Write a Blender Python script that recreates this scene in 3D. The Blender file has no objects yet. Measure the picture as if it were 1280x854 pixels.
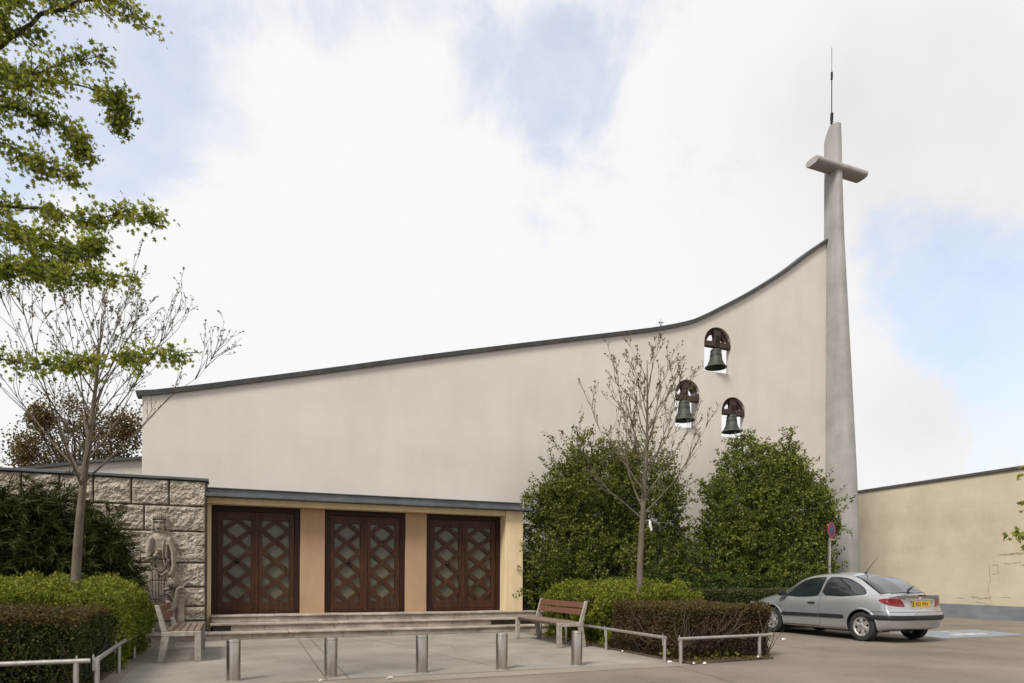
import bpy, bmesh, math, random
import numpy as np
from mathutils import Vector, Matrix
from mathutils.bvhtree import BVHTree
C = bpy.context.scene
rng = np.random.default_rng(7)
random.seed(7)
R = math.radians

# ------------------------------------------------------------------ camera
CAM_H, FPX, HY, ROLL = 1.3, 853.0, 722.0, .005      # eye height; focal length and horizon in photo pixels
cam = bpy.data.cameras.new('camera'); cam.lens = 24; cam.sensor_width = 36
cam.shift_y = (HY - 427) / 1280.0
cam.clip_start = .1; cam.clip_end = 3000
cam.dof.use_dof = True; cam.dof.focus_distance = 17; cam.dof.aperture_fstop = 2.2
co = bpy.data.objects.new('camera', cam); C.collection.objects.link(co)
co.matrix_world = Matrix.Translation((0, 0, CAM_H)) @ Matrix.Rotation(-ROLL, 4, 'Y') @ Matrix.Rotation(R(90), 4, 'X')
C.camera = co
C.render.resolution_x = 1024; C.render.resolution_y = 683

# ------------------------------------------------------------------ world and sun
SUN_EL, SUN_AZ = R(48), R(215)                      # azimuth clockwise from +Y, where the sun stands
def pixdir(px, py):
    xc = (px - 640) / FPX; yc = (HY - py) / FPX
    return Vector((xc * math.cos(ROLL) - yc * math.sin(ROLL), 1, yc * math.cos(ROLL) + xc * math.sin(ROLL)))
w = bpy.data.worlds.new('World'); C.world = w; w.use_nodes = True
nt = w.node_tree; N = nt.nodes; L = nt.links; N.clear()
out = N.new('ShaderNodeOutputWorld'); bg = N.new('ShaderNodeBackground'); L.new(bg.outputs[0], out.inputs[0])
bg.inputs[1].default_value = .15
sky = N.new('ShaderNodeTexSky'); sky.sky_type = 'NISHITA'; sky.sun_disc = False
sky.sun_elevation = SUN_EL; sky.sun_rotation = SUN_AZ; sky.air_density = 1.0; sky.dust_density = 1.5
tc = N.new('ShaderNodeTexCoord')
def math_(op, a, b=None, clamp=False):
    m = N.new('ShaderNodeMath'); m.operation = op; m.use_clamp = clamp
    for i, v in enumerate((a, b)):
        if v is None: continue
        if isinstance(v, (int, float)): m.inputs[i].default_value = v
        else: L.new(v, m.inputs[i])
    return m.outputs[0]
def noise_(scale, detail, rough=.55, vec=None, dist=0):
    n = N.new('ShaderNodeTexNoise'); n.inputs['Scale'].default_value = scale; n.inputs['Detail'].default_value = detail
    n.inputs['Roughness'].default_value = rough; n.inputs['Distortion'].default_value = dist
    L.new(vec or tc.outputs['Generated'], n.inputs['Vector']); return n.outputs['Fac']
def blob(px, py, wpx, gain):
    d = pixdir(px, py).normalized()
    v = N.new('ShaderNodeVectorMath'); v.operation = 'DOT_PRODUCT'; L.new(tc.outputs['Generated'], v.inputs[0]); v.inputs[1].default_value = d
    k = 1 / (1 - math.cos(math.atan(wpx / FPX) * .8))
    e = math_('MULTIPLY', math_('SUBTRACT', v.outputs['Value'], 1.0), k)
    return math_('MULTIPLY', math_('EXPONENT', e), gain)
holes = None
for b in [(40, 60, 150, 1.0), (150, 60, 90, .9), (110, 190, 90, .62), (300, 20, 70, .66), (400, 10, 70, .60), (490, 5, 80, .72), (700, 100, 70, .78), (670, 160, 45, .5), (720, 10, 120, .80), (830, 0, 60, .5), (600, 10, 70, .4),
          (1250, 340, 110, .85), (1120, 330, 80, .66), (1240, 440, 90, .62), (1100, 430, 70, .4), (1200, 590, 110, .5), (10, 290, 110, .35)]:
    o = blob(*b); holes = o if holes is None else math_('ADD', holes, o)
n1 = noise_(5.0, 14, .60, dist=.35); n3 = noise_(16.0, 8, .6)
s = math_('ADD', math_('MULTIPLY', holes, 1.0), math_('MULTIPLY', math_('SUBTRACT', n1, .5), 3.2))
mr = N.new('ShaderNodeMapRange'); mr.interpolation_type = 'SMOOTHSTEP'; L.new(s, mr.inputs['Value'])
mr.inputs['From Min'].default_value = .42; mr.inputs['From Max'].default_value = 1.15
mr.inputs['To Min'].default_value = 0; mr.inputs['To Max'].default_value = .44
wis = N.new('ShaderNodeMapRange'); L.new(n3, wis.inputs['Value']); wis.inputs['From Min'].default_value = .35; wis.inputs['From Max'].default_value = .65; wis.inputs['To Min'].default_value = 1; wis.inputs['To Max'].default_value = .72
blue_fac = math_('MULTIPLY', mr.outputs[0], wis.outputs[0])
# cloud brightness: thick grey cloud low on the right, white elsewhere
grey = None
for b in [(1200, 180, 190, .8), (1150, 520, 110, .8), (1010, 200, 120, .25), (1000, 60, 120, .2), (1120, 90, 120, .3)]:
    o = blob(*b); grey = o if grey is None else math_('ADD', grey, o)
g2 = math_('MULTIPLY', grey, math_('ADD', math_('MULTIPLY', noise_(6.0, 6, .6), 1.2), .1), clamp=True)
cm = N.new('ShaderNodeMix'); cm.data_type = 'RGBA'; L.new(g2, cm.inputs[0])
cm.inputs[6].default_value = (4.58, 4.58, 4.56, 1); cm.inputs[7].default_value = (3.85, 3.80, 3.76, 1)
tint = N.new('ShaderNodeMix'); tint.data_type = 'RGBA'; tint.blend_type = 'MULTIPLY'; tint.inputs[0].default_value = 1; L.new(sky.outputs[0], tint.inputs[6]); tint.inputs[7].default_value = (1.0, 1.15, 1.3, 1)
skm = N.new('ShaderNodeMix'); skm.data_type = 'RGBA'; L.new(blue_fac, skm.inputs[0])
L.new(cm.outputs[2], skm.inputs[6]); L.new(tint.outputs[2], skm.inputs[7]); L.new(skm.outputs[2], bg.inputs[0])

sd = bpy.data.lights.new('sun', 'SUN'); sd.energy = 3.0; sd.angle = R(18); sd.color = (1, .955, .89)
so = bpy.data.objects.new('sun', sd); C.collection.objects.link(so)
sv = Vector((math.sin(SUN_AZ) * math.cos(SUN_EL), math.cos(SUN_AZ) * math.cos(SUN_EL), math.sin(SUN_EL)))
so.rotation_euler = sv.to_track_quat('Z', 'Y').to_euler()
vs = C.view_settings; vs.view_transform = 'Standard'; vs.look = 'None'; vs.gamma = 1; vs.exposure = .47; vs.use_curve_mapping = False

# ------------------------------------------------------------------ frame of the facade
A0 = np.array([-6.1156, 13.7064]); U = np.array([.92328, .38413]); NN = np.array([-.38413, .92328])
ANG = math.atan2(U[1], U[0])
def FW(u, v, z=0):
    p = A0 + U * u + NN * v
    return Vector((p[0], p[1], z))
def toF(X, Y):
    q = np.array([X, Y]) - A0; return float(q @ U), float(q @ NN)

# ------------------------------------------------------------------ helpers
def link(o, parent=None):
    C.collection.objects.link(o)
    if parent is not None: o.parent = parent
    return o
def thing(name, label, cat, loc=(0, 0, 0), rz=0, group=None):
    o = bpy.data.objects.new(name, None); link(o); o.location = loc; o.rotation_euler = (0, 0, rz); o.empty_display_size = .2
    o['label'] = label; o['category'] = cat
    if group: o['group'] = group
    return o
def thingF(name, label, cat, u, v, z=0, group=None, rz=0):
    return thing(name, label, cat, FW(u, v, z), ANG + rz, group)
def tag(o, label, cat, group=None):
    o['label'] = label; o['category'] = cat
    if group: o['group'] = group
    return o
class MB:
    def __init__(s): s.v = []; s.f = []; s.m = []
    def add(s, vs, fs, m=0):
        b = len(s.v); s.v += [tuple(p) for p in vs]
        s.f += [tuple(i + b for i in f) for f in fs]; s.m += [m] * len(fs); return s
    def box(s, x0, x1, y0, y1, z0, z1, m=0):
        return s.add([(x0, y0, z0), (x1, y0, z0), (x1, y1, z0), (x0, y1, z0), (x0, y0, z1), (x1, y0, z1), (x1, y1, z1), (x0, y1, z1)],
                     [(0, 3, 2, 1), (4, 5, 6, 7), (0, 1, 5, 4), (1, 2, 6, 5), (2, 3, 7, 6), (3, 0, 4, 7)], m)
    def prism(s, poly, axis, a, b, m=0):
        """poly: 2D outline; axis 'y': (x,z) pulled along y, 'z': (x,y) along z, 'x': (y,z) along x"""
        n = len(poly)
        def P(p, t): return {'y': (p[0], t, p[1]), 'z': (p[0], p[1], t), 'x': (t, p[0], p[1])}[axis]
        vs = [P(p, a) for p in poly] + [P(p, b) for p in poly]
        fs = [tuple(range(n)), tuple(range(2 * n - 1, n - 1, -1))] + [(i, (i + 1) % n + 0, (i + 1) % n + n, i + n) for i in range(n)]
        return s.add(vs, fs, m)
    def bar(s, p, q, w, h, up=(0, 0, 1), m=0):
        p = Vector(p); q = Vector(q); d = (q - p).normalized(); u = Vector(up)
        if abs(d.dot(u)) > .99: u = Vector((1, 0, 0))
        a = d.cross(u).normalized() * w / 2; b = a.cross(d).normalized() * h / 2
        vs = [p - a - b, p + a - b, p + a + b, p - a + b, q - a - b, q + a - b, q + a + b, q - a + b]
        return s.add(vs, [(0, 1, 2, 3), (7, 6, 5, 4), (0, 4, 5, 1), (1, 5, 6, 2), (2, 6, 7, 3), (3, 7, 4, 0)], m)
    def tube(s, pts, rad, n=8, m=0, cap=True):
        pts = [Vector(p) for p in pts]
        if not isinstance(rad, (list, tuple, np.ndarray)): rad = [rad] * len(pts)
        b0 = len(s.v); x = None
        for i, p in enumerate(pts):
            d = (pts[min(i + 1, len(pts) - 1)] - pts[max(i - 1, 0)])
            if d.length < 1e-9: d = Vector((0, 0, 1))
            d.normalize()
            if x is None: x = d.orthogonal().normalized()
            else:
                x = (x - d * x.dot(d))
                x = x.normalized() if x.length > 1e-6 else d.orthogonal().normalized()
            y = d.cross(x)
            for k in range(n):
                t = 2 * math.pi * k / n
                s.v.append(tuple(p + (x * math.cos(t) + y * math.sin(t)) * rad[i]))
        for i in range(len(pts) - 1):
            for k in range(n):
                a = b0 + i * n + k; c = b0 + i * n + (k + 1) % n
                s.f.append((a, c, c + n, a + n)); s.m.append(m)
        if cap:
            s.f.append(tuple(b0 + k for k in range(n))[::-1]); s.m.append(m)
            e = b0 + (len(pts) - 1) * n; s.f.append(tuple(e + k for k in range(n))); s.m.append(m)
        return s
    def lathe(s, prof, n=32, m=0, axis='z', c=(0, 0, 0)):
        b0 = len(s.v)
        for (r, h) in prof:
            for k in range(n):
                t = 2 * math.pi * k / n; p = (r * math.cos(t), r * math.sin(t), h)
                if axis == 'y': p = (p[0], h, p[1])
                s.v.append((p[0] + c[0], p[1] + c[1], p[2] + c[2]))
        for i in range(len(prof) - 1):
            for k in range(n):
                a = b0 + i * n + k; d = b0 + i * n + (k + 1) % n
                s.f.append((a, d, d + n, a + n)); s.m.append(m)
        return s
    def grid(s, P, m=0):
        P = np.asarray(P); a, b = P.shape[:2]; b0 = len(s.v)
        s.v += [tuple(q) for q in P.reshape(-1, 3)]
        for i in range(a - 1):
            for j in range(b - 1):
                q = b0 + i * b + j; s.f.append((q, q + 1, q + b + 1, q + b)); s.m.append(m)
        return s
    def build(s, name, mat, parent=None, smooth=False, bevel=0, fix=True, seg=2):
        me = bpy.data.meshes.new(name); me.from_pydata(s.v, [], s.f)
        for k in (mat if isinstance(mat, (list, tuple)) else [mat]): me.materials.append(k)
        if max(s.m, default=0): me.polygons.foreach_set('material_index', s.m)
        if fix:
            bm = bmesh.new(); bm.from_mesh(me); bmesh.ops.recalc_face_normals(bm, faces=bm.faces); bm.to_mesh(me); bm.free()
        if smooth:
            me.polygons.foreach_set('use_smooth', [True] * len(me.polygons))
            if smooth == 'auto': me.set_sharp_from_angle(angle=R(38))
        me.update()
        o = link(bpy.data.objects.new(name, me), parent)
        if bevel:
            b = o.modifiers.new('bevel', 'BEVEL'); b.width = bevel; b.segments = seg; b.limit_method = 'ANGLE'; b.angle_limit = R(40)
        return o
def structure(o): o['kind'] = 'structure'; return o
def freeze(o):
    """apply modifiers"""
    dg = bpy.context.evaluated_depsgraph_get(); me = bpy.data.meshes.new_from_object(o.evaluated_get(dg))
    o.modifiers.clear(); o.data = me; return o

# ------------------------------------------------------------------ materials
def ramp(nodes, cols, pos=None):
    r = nodes.new('ShaderNodeValToRGB'); e = r.color_ramp.elements
    pos = pos or [i / (len(cols) - 1) for i in range(len(cols))]
    while len(e) < len(cols): e.new(.5)
    for k, (c, p) in enumerate(zip(cols, pos)): e[k].position = p; e[k].color = (*c, 1)
    return r
def mat(name, cols, scale=3, detail=6, rough=.8, metal=0, bump=0, bscale=60, stretch=(1, 1, 1), fine=0, coat=0, spec=.5, pos=None, stain=None, rvar=0, blocks=None, spots=0):
    m = bpy.data.materials.new(name); m.use_nodes = True; nt = m.node_tree; N = nt.nodes; L = nt.links
    p = N['Principled BSDF']; p.inputs['Roughness'].default_value = rough; p.inputs['Metallic'].default_value = metal
    p.inputs['Coat Weight'].default_value = coat; p.inputs['Specular IOR Level'].default_value = spec
    tc = N.new('ShaderNodeTexCoord'); mp = N.new('ShaderNodeMapping'); mp.inputs['Scale'].default_value = stretch
    L.new(tc.outputs['Object'], mp.inputs[0])
    if len(cols) == 1: cols = [tuple(x * .93 for x in cols[0]), tuple(min(1, x * 1.07) for x in cols[0])]
    n = N.new('ShaderNodeTexNoise'); n.inputs['Scale'].default_value = scale; n.inputs['Detail'].default_value = detail; n.inputs['Roughness'].default_value = .62
    L.new(mp.outputs[0], n.inputs['Vector'])
    r = ramp(N, cols, pos or [.3 + .4 * i / (len(cols) - 1) for i in range(len(cols))]); L.new(n.outputs['Fac'], r.inputs[0])
    col = r.outputs[0]
    def mult(fac_out, lo, hi, a=.35, b=.65):
        nonlocal col
        mr = N.new('ShaderNodeMapRange'); L.new(fac_out, mr.inputs[0]); mr.inputs[1].default_value = a; mr.inputs[2].default_value = b
        mr.inputs[3].default_value = lo; mr.inputs[4].default_value = hi
        mx = N.new('ShaderNodeMix'); mx.data_type = 'RGBA'; mx.blend_type = 'MULTIPLY'; mx.inputs[0].default_value = 1
        L.new(col, mx.inputs[6]); L.new(mr.outputs[0], mx.inputs[7]); col = mx.outputs[2]
    if fine:
        f = N.new('ShaderNodeTexNoise'); f.inputs['Scale'].default_value = bscale * 1.3; f.inputs['Detail'].default_value = 3; L.new(tc.outputs['Object'], f.inputs['Vector'])
        mult(f.outputs['Fac'], 1 - fine, 1 + fine * .6)
    if stain:   # (scale vector, noise scale, low, high)
        m2 = N.new('ShaderNodeMapping'); m2.inputs['Scale'].default_value = stain[0]; L.new(tc.outputs['Object'], m2.inputs[0])
        f = N.new('ShaderNodeTexNoise'); f.inputs['Scale'].default_value = stain[1]; f.inputs['Detail'].default_value = 5; L.new(m2.outputs[0], f.inputs['Vector'])
        mult(f.outputs['Fac'], stain[2], stain[3], .3, .7)
    if spots:
        f = N.new('ShaderNodeTexNoise'); f.inputs['Scale'].default_value = 7; f.inputs['Detail'].default_value = 2; L.new(tc.outputs['Object'], f.inputs['Vector'])
        mult(f.outputs['Fac'], 1 - spots, 1.0, .27, .36)
        f = N.new('ShaderNodeTexVoronoi'); f.inputs['Scale'].default_value = 150; L.new(tc.outputs['Object'], f.inputs['Vector'])
        mult(f.outputs['Distance'], 1 - spots * .6, 1 + spots * .4, .1, .6)
    if blocks:
        sx = N.new('ShaderNodeSeparateXYZ'); cx = N.new('ShaderNodeCombineXYZ'); L.new(tc.outputs['Object'], sx.inputs[0]); L.new(sx.outputs[0], cx.inputs[0]); L.new(sx.outputs[2], cx.inputs[1])
        bk = N.new('ShaderNodeTexBrick'); bk.inputs['Color1'].default_value = (1, 1, 1, 1); bk.inputs['Color2'].default_value = (.955, .955, .95, 1); bk.inputs['Mortar'].default_value = (.93, .92, .90, 1)
        bk.inputs['Scale'].default_value = 1; bk.inputs['Mortar Size'].default_value = .008; bk.inputs['Mortar Smooth'].default_value = .8; bk.inputs['Brick Width'].default_value = blocks[0]; bk.inputs['Row Height'].default_value = blocks[1]
        L.new(cx.outputs[0], bk.inputs['Vector']); mx = N.new('ShaderNodeMix'); mx.data_type = 'RGBA'; mx.blend_type = 'MULTIPLY'; mx.inputs[0].default_value = blocks[2]
        L.new(col, mx.inputs[6]); L.new(bk.outputs[0], mx.inputs[7]); col = mx.outputs[2]
    L.new(col, p.inputs['Base Color'])
    if rvar:
        mr = N.new('ShaderNodeMapRange'); L.new(n.outputs['Fac'], mr.inputs[0]); mr.inputs[1].default_value = .3; mr.inputs[2].default_value = .7
        mr.inputs[3].default_value = max(.02, rough - rvar); mr.inputs[4].default_value = rough + rvar; L.new(mr.outputs[0], p.inputs['Roughness'])
    if bump:
        b = N.new('ShaderNodeBump'); b.inputs['Strength'].default_value = bump; b.inputs['Distance'].default_value = .01
        f = N.new('ShaderNodeTexNoise'); f.inputs['Scale'].default_value = bscale; f.inputs['Detail'].default_value = 5; L.new(mp.outputs[0], f.inputs['Vector'])
        L.new(f.outputs['Fac'], b.inputs['Height']); L.new(b.outputs[0], p.inputs['Normal'])
    return m
def leafmat(name, cols, trans=.35, scale=1.3, pos=None, amp=.8):
    m = bpy.data.materials.new(name); m.use_nodes = True; nt = m.node_tree; N = nt.nodes; L = nt.links; N.clear()
    o = N.new('ShaderNodeOutputMaterial'); g = N.new('ShaderNodeNewGeometry'); tc = N.new('ShaderNodeTexCoord')
    n = N.new('ShaderNodeTexNoise'); n.inputs['Scale'].default_value = scale; n.inputs['Detail'].default_value = 3; L.new(tc.outputs['Object'], n.inputs['Vector'])
    a = N.new('ShaderNodeMath'); a.operation = 'MULTIPLY_ADD'; L.new(n.outputs['Fac'], a.inputs[0]); a.inputs[1].default_value = amp; a.inputs[2].default_value = -amp / 2
    b = N.new('ShaderNodeMath'); b.operation = 'ADD'; L.new(g.outputs['Random Per Island'], b.inputs[0]); L.new(a.outputs[0], b.inputs[1])
    r = ramp(N, cols, pos); L.new(b.outputs[0], r.inputs[0])
    d = N.new('ShaderNodeBsdfPrincipled'); d.inputs['Roughness'].default_value = .6; L.new(r.outputs[0], d.inputs['Base Color']); d.inputs['Specular IOR Level'].default_value = .18
    t = N.new('ShaderNodeBsdfTranslucent'); L.new(r.outputs[0], t.inputs['Color'])
    mx = N.new('ShaderNodeMixShader'); mx.inputs[0].default_value = trans; L.new(d.outputs[0], mx.inputs[1]); L.new(t.outputs[0], mx.inputs[2]); L.new(mx.outputs[0], o.inputs[0])
    return m
M = {}
M['render_wall'] = mat('render_wall', [(.535, .495, .44), (.58, .54, .485), (.61, .572, .515)], .5, 9, .9, bump=.35, bscale=35, fine=.05, stain=((1.4, 1.4, .3), 1.4, .96, 1.02), blocks=(1.2, .6, .4))
M['coping'] = mat('zinc_coping', [(.055, .054, .052), (.095, .093, .09)], 2, 5, .5, metal=.3, stain=((8, 8, 8), 2, .8, 1.1))
M['zinc'] = mat('zinc_sheet', [(.085, .095, .105), (.145, .155, .165)], 2, 6, .45, metal=.4, stain=((2, 12, 12), 2, .7, 1.1))
M['beige'] = mat('shaded_cream_render', [(.36, .225, .13), (.41, .265, .16)], 1.3, 5, .85, bump=.2, bscale=60, stain=((2, 2, .4), 2, .9, 1.04))  # cream render toned darker, the porch recess shade put into the colour
M['cream'] = mat('cream_render', [(.62, .48, .28), (.70, .55, .34)], 1.2, 5, .85, bump=.2, bscale=60, stain=((2.5, 2.5, .3), 2, .85, 1.04))
M['yellow_wall'] = mat('yellow_render', [(.44, .375, .27), (.51, .445, .33), (.55, .485, .365)], .45, 8, .9, bump=.3, bscale=30, fine=.07, stain=((.9, .9, 1.2), 1.1, .93, 1.04), blocks=(.5, .25, 1))
M['blue_base'] = mat('grey_blue_paint', [(.15, .165, .185), (.20, .215, .235)], 1.5, 6, .8, bump=.2, bscale=40, stain=((1, 1, 3), 2, .85, 1.05))
M['stone'] = mat('rough_limestone', [(.23, .19, .145), (.39, .335, .27), (.50, .44, .365)], 5, 10, .95, bump=1.0, bscale=30, fine=.32, stain=((1, 1, .7), 1.6, .75, 1.08))
M['mortar'] = mat('dark_joint', [(.045, .036, .03), (.075, .06, .05)], 6, 5, .95)
M['relief'] = mat('carved_stone', [(.26, .215, .165), (.38, .325, .26), (.46, .40, .33)], 5, 9, .95, bump=.8, bscale=45, fine=.16, stain=((3, 3, 1.2), 2.2, .6, 1.06))
M['step'] = mat('worn_stone', [(.26, .21, .17), (.39, .33, .275), (.47, .405, .345)], 2.2, 9, .9, bump=.5, bscale=30, fine=.12, stain=((1.2, 3, 3), 2.5, .65, 1.06))
M['door'] = mat('stained_oak', [(.025, .0105, .0055), (.050, .019, .009), (.076, .030, .013)], 3, 8, .5, bump=.25, bscale=25, stretch=(6, 6, .7), spec=.22)
M['door_dark'] = mat('dark_oak', [(.017, .007, .0045), (.032, .012, .007)], 3, 8, .55, bump=.25, bscale=25, stretch=(.8, 6, 6), spec=.22)
M['pane'] = mat('dull_glass', [(.075, .070, .045), (.115, .105, .070)], 2, 5, .25, spec=.4, rvar=.08, bump=.1, bscale=14)
M['iron'] = mat('black_iron', [(.012, .012, .012), (.03, .028, .025)], 8, 4, .45, metal=.7)
M['concrete'] = mat('tower_concrete', [(.235, .225, .21), (.30, .288, .272), (.35, .338, .32)], 1.0, 8, .92, bump=.4, bscale=30, fine=.06, stain=((2.5, 2.5, .35), 1.6, .88, 1.04))
M['bronze'] = mat('bell_bronze', [(.024, .028, .022), (.045, .052, .04), (.085, .09, .062)], 7, 8, .6, metal=.4, bump=.3, bscale=30)
M['headstock'] = mat('headstock_wood', [(.03, .016, .011), (.06, .03, .02)], 4, 6, .8, bump=.4, bscale=30, stretch=(.6, 5, 5))
M['soffit'] = mat('brick_soffit', [(.12, .07, .045), (.2, .12, .08)], 6, 5, .9)
M['steel'] = mat('brushed_steel', [(.34, .31, .27), (.50, .46, .41)], 5, 7, .32, metal=1, rvar=.08, stretch=(9, 9, .6), stain=((4, 4, 2), 3, .8, 1.03))
M['galv'] = mat('galvanised_steel', [(.36, .34, .31), (.48, .455, .42)], 12, 6, .42, metal=.75, fine=.08, rvar=.08)
M['bench_frame'] = mat('aged_bench_frame', [(.27, .245, .205), (.37, .335, .285)], 6, 8, .75, bump=.2, bscale=60, fine=.08, stain=((3, 3, 3), 4, .75, 1.05))
M['bench_red'] = mat('red_stained_wood', [(.085, .036, .022), (.15, .062, .038)], 5, 8, .6, bump=.4, bscale=30, stretch=(6, .7, 6))
M['bench_grey'] = mat('weathered_wood', [(.12, .08, .055), (.21, .15, .11)], 5, 8, .75, bump=.5, bscale=30, stretch=(6, .7, 6))
M['bark'] = mat('grey_bark', [(.065, .050, .036), (.11, .088, .064), (.15, .125, .093)], 9, 9, .95, bump=.9, bscale=40, stretch=(1.5, 1.5, .5), fine=.15)
M['twig'] = mat('brown_twig', [(.065, .047, .034), (.12, .09, .064)], 6, 5, .9)
M['bark_dark'] = mat('dark_bark', [(.03, .024, .018), (.06, .048, .036)], 9, 8, .95, bump=.8, bscale=40, stretch=(1.5, 1.5, .5))
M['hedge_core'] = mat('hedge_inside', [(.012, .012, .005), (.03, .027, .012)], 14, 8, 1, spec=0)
M['white_paper'] = mat('white_paper', [(.62, .61, .58), (.74, .73, .70)], 9, 4, .7)
M['bud'] = leafmat('young_buds', [(.07, .075, .022), (.16, .15, .05), (.16, .11, .05)], .3)
M['leaf_shrub'] = leafmat('shrub_leaves', [(.034, .044, .008), (.085, .097, .016), (.145, .155, .026), (.21, .21, .045)], .32, 1.1, amp=.9)
M['leaf_shrub_b'] = leafmat('fresh_shrub_leaves', [(.038, .052, .009), (.092, .111, .017), (.158, .175, .028), (.23, .235, .05)], .32, 1.1, amp=.9)
M['leaf_lime'] = leafmat('lime_leaves', [(.065, .085, .010), (.13, .155, .016), (.21, .225, .026), (.27, .265, .045)], .4, 2.0, amp=.6)
M['leaf_dark'] = leafmat('juniper_sprays', [(.020, .021, .004), (.036, .038, .007), (.066, .066, .013)], .15, 1.6)
M['leaf_hedge'] = leafmat('hedge_leaves_brown', [(.03, .02, .011), (.065, .040, .021), (.09, .06, .03), (.05, .058, .016)], .2, 1.7, amp=1.0)
M['leaf_hedge_g'] = leafmat('hedge_leaves_green', [(.022, .03, .009), (.04, .055, .014), (.075, .085, .022), (.11, .08, .035)], .2, 1.7, amp=1.0)
M['leaf_top'] = leafmat('hedge_new_growth', [(.055, .038, .014), (.095, .062, .022), (.125, .085, .03), (.09, .09, .024)], .3, 1.7, amp=.8)
M['leaf_under'] = leafmat('ground_leaves', [(.02, .035, .008), (.045, .075, .014), (.09, .12, .022)], .3, 1.5)
M['leaf_oak'] = leafmat('oak_leaves', [(.075, .10, .014), (.15, .18, .022), (.24, .26, .035), (.36, .34, .06)], .6, 1.6, amp=.7)
M['leaf_brown'] = leafmat('bronze_leaves', [(.06, .042, .016), (.12, .085, .03), (.17, .13, .045)], .35, 1.0)
M['paint'] = mat('silver_car_paint', [(.43, .435, .445), (.48, .485, .495)], 1.2, 3, .28, metal=.65, coat=.8, stain=((.8, .8, 2.5), 1.2, .93, 1.02))
M['car_glass'] = mat('car_glass', [(.012, .016, .019), (.02, .026, .03)], 2, 2, .04, spec=.9, coat=.6)
M['rubber'] = mat('tyre_rubber', [(.014, .014, .014), (.026, .025, .024)], 14, 4, .8, bump=.2, bscale=60)
M['trim'] = mat('black_plastic', [(.014, .015, .016), (.024, .024, .024)], 8, 4, .55, spec=.3)
M['seam'] = mat('panel_gap', [(.008, .008, .008), (.014, .014, .014)], 4, 2, .8, spec=.2)
M['red_lens'] = mat('red_lens', [(.12, .004, .006), (.19, .007, .010)], 14, 3, .25, coat=.3)
M['hub'] = mat('silver_hubcap', [(.50, .49, .46), (.60, .59, .56)], 6, 4, .35, metal=.75, fine=.04)
M['plate'] = mat('yellow_plate', [(.55, .33, .025), (.62, .39, .035)], 4, 2, .35)
M['chrome'] = mat('pale_metal', [(.6, .59, .56), (.7, .69, .66)], 4, 2, .2, metal=.9)
M['blue'] = mat('sign_blue', [(.022, .035, .16), (.035, .05, .2)], 5, 3, .4)
M['red'] = mat('sign_red', [(.38, .015, .02), (.45, .03, .03)], 5, 3, .4)
M['eu_blue'] = mat('plate_blue', [(.01, .02, .12), (.015, .03, .16)], 5, 3, .4)

# ------------------------------------------------------------------ leaf clouds
def leaf_mesh(name, P, D, S, material, parent, shape='oval', roll=None, wid=.45):
    P = np.asarray(P, float); D = np.asarray(D, float); S = np.asarray(S, float).reshape(-1, 1); n = len(P)
    D = D / np.maximum(np.linalg.norm(D, axis=1, keepdims=True), 1e-6)
    r = rng.normal(size=(n, 3)); X = np.cross(D, r); X /= np.maximum(np.linalg.norm(X, axis=1, keepdims=True), 1e-6); Z = np.cross(X, D)
    if shape == 'oval': T = [(0, 0, 0), (-wid, .45, .10), (0, 1, -.08), (wid, .45, .10)]; F = [(0, 1, 2), (0, 2, 3)]
    elif shape == 'needle': T = [(-.06, 0, 0), (0, 1, 0), (.06, 0, 0)]; F = [(0, 1, 2)]
    else: T = [(0, 0, 0), (-.42, .22, .05), (-.16, .40, -.02), (-.52, .66, .07), (-.14, .68, 0), (0, 1.05, -.1), (.14, .68, 0), (.52, .66, .07), (.16, .40, -.02), (.42, .22, .05)]; \
        F = [(0, 1, 2), (0, 2, 4), (2, 3, 4), (0, 4, 6), (4, 5, 6), (0, 6, 8), (6, 7, 8), (0, 8, 9)]
    T = np.array(T); k = len(T)
    V = P[:, None, :] + S[:, None, :] * (X[:, None, :] * T[None, :, 0:1] + D[:, None, :] * T[None, :, 1:2] + Z[:, None, :] * T[None, :, 2:3])
    V = V.reshape(-1, 3); F = (np.array(F)[None] + (np.arange(n) * k)[:, None, None]).reshape(-1, 3)
    me = bpy.data.meshes.new(name); me.vertices.add(len(V)); me.vertices.foreach_set('co', V.ravel().astype(np.float32))
    me.loops.add(F.size); me.loops.foreach_set('vertex_index', F.ravel().astype(np.int32))
    me.polygons.add(len(F)); me.polygons.foreach_set('loop_start', (np.arange(len(F)) * 3).astype(np.int32))
    try: me.polygons.foreach_set('loop_total', np.full(len(F), 3, np.int32))
    except Exception: pass
    me.materials.append(material); me.update(); me.validate()
    return link(bpy.data.objects.new(name, me), parent)
def unit(v): return v / np.maximum(np.linalg.norm(v, axis=-1, keepdims=True), 1e-9)
def curve_pts(p, d, length, n=5, bend=(0, 0, .15), jit=.12):
    pts = [np.array(p, float)]; d = unit(np.array(d, float))
    for i in range(n):
        d = unit(d + np.array(bend) / n + rng.normal(size=3) * jit); pts.append(pts[-1] + d * length / n)
    return pts
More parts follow.
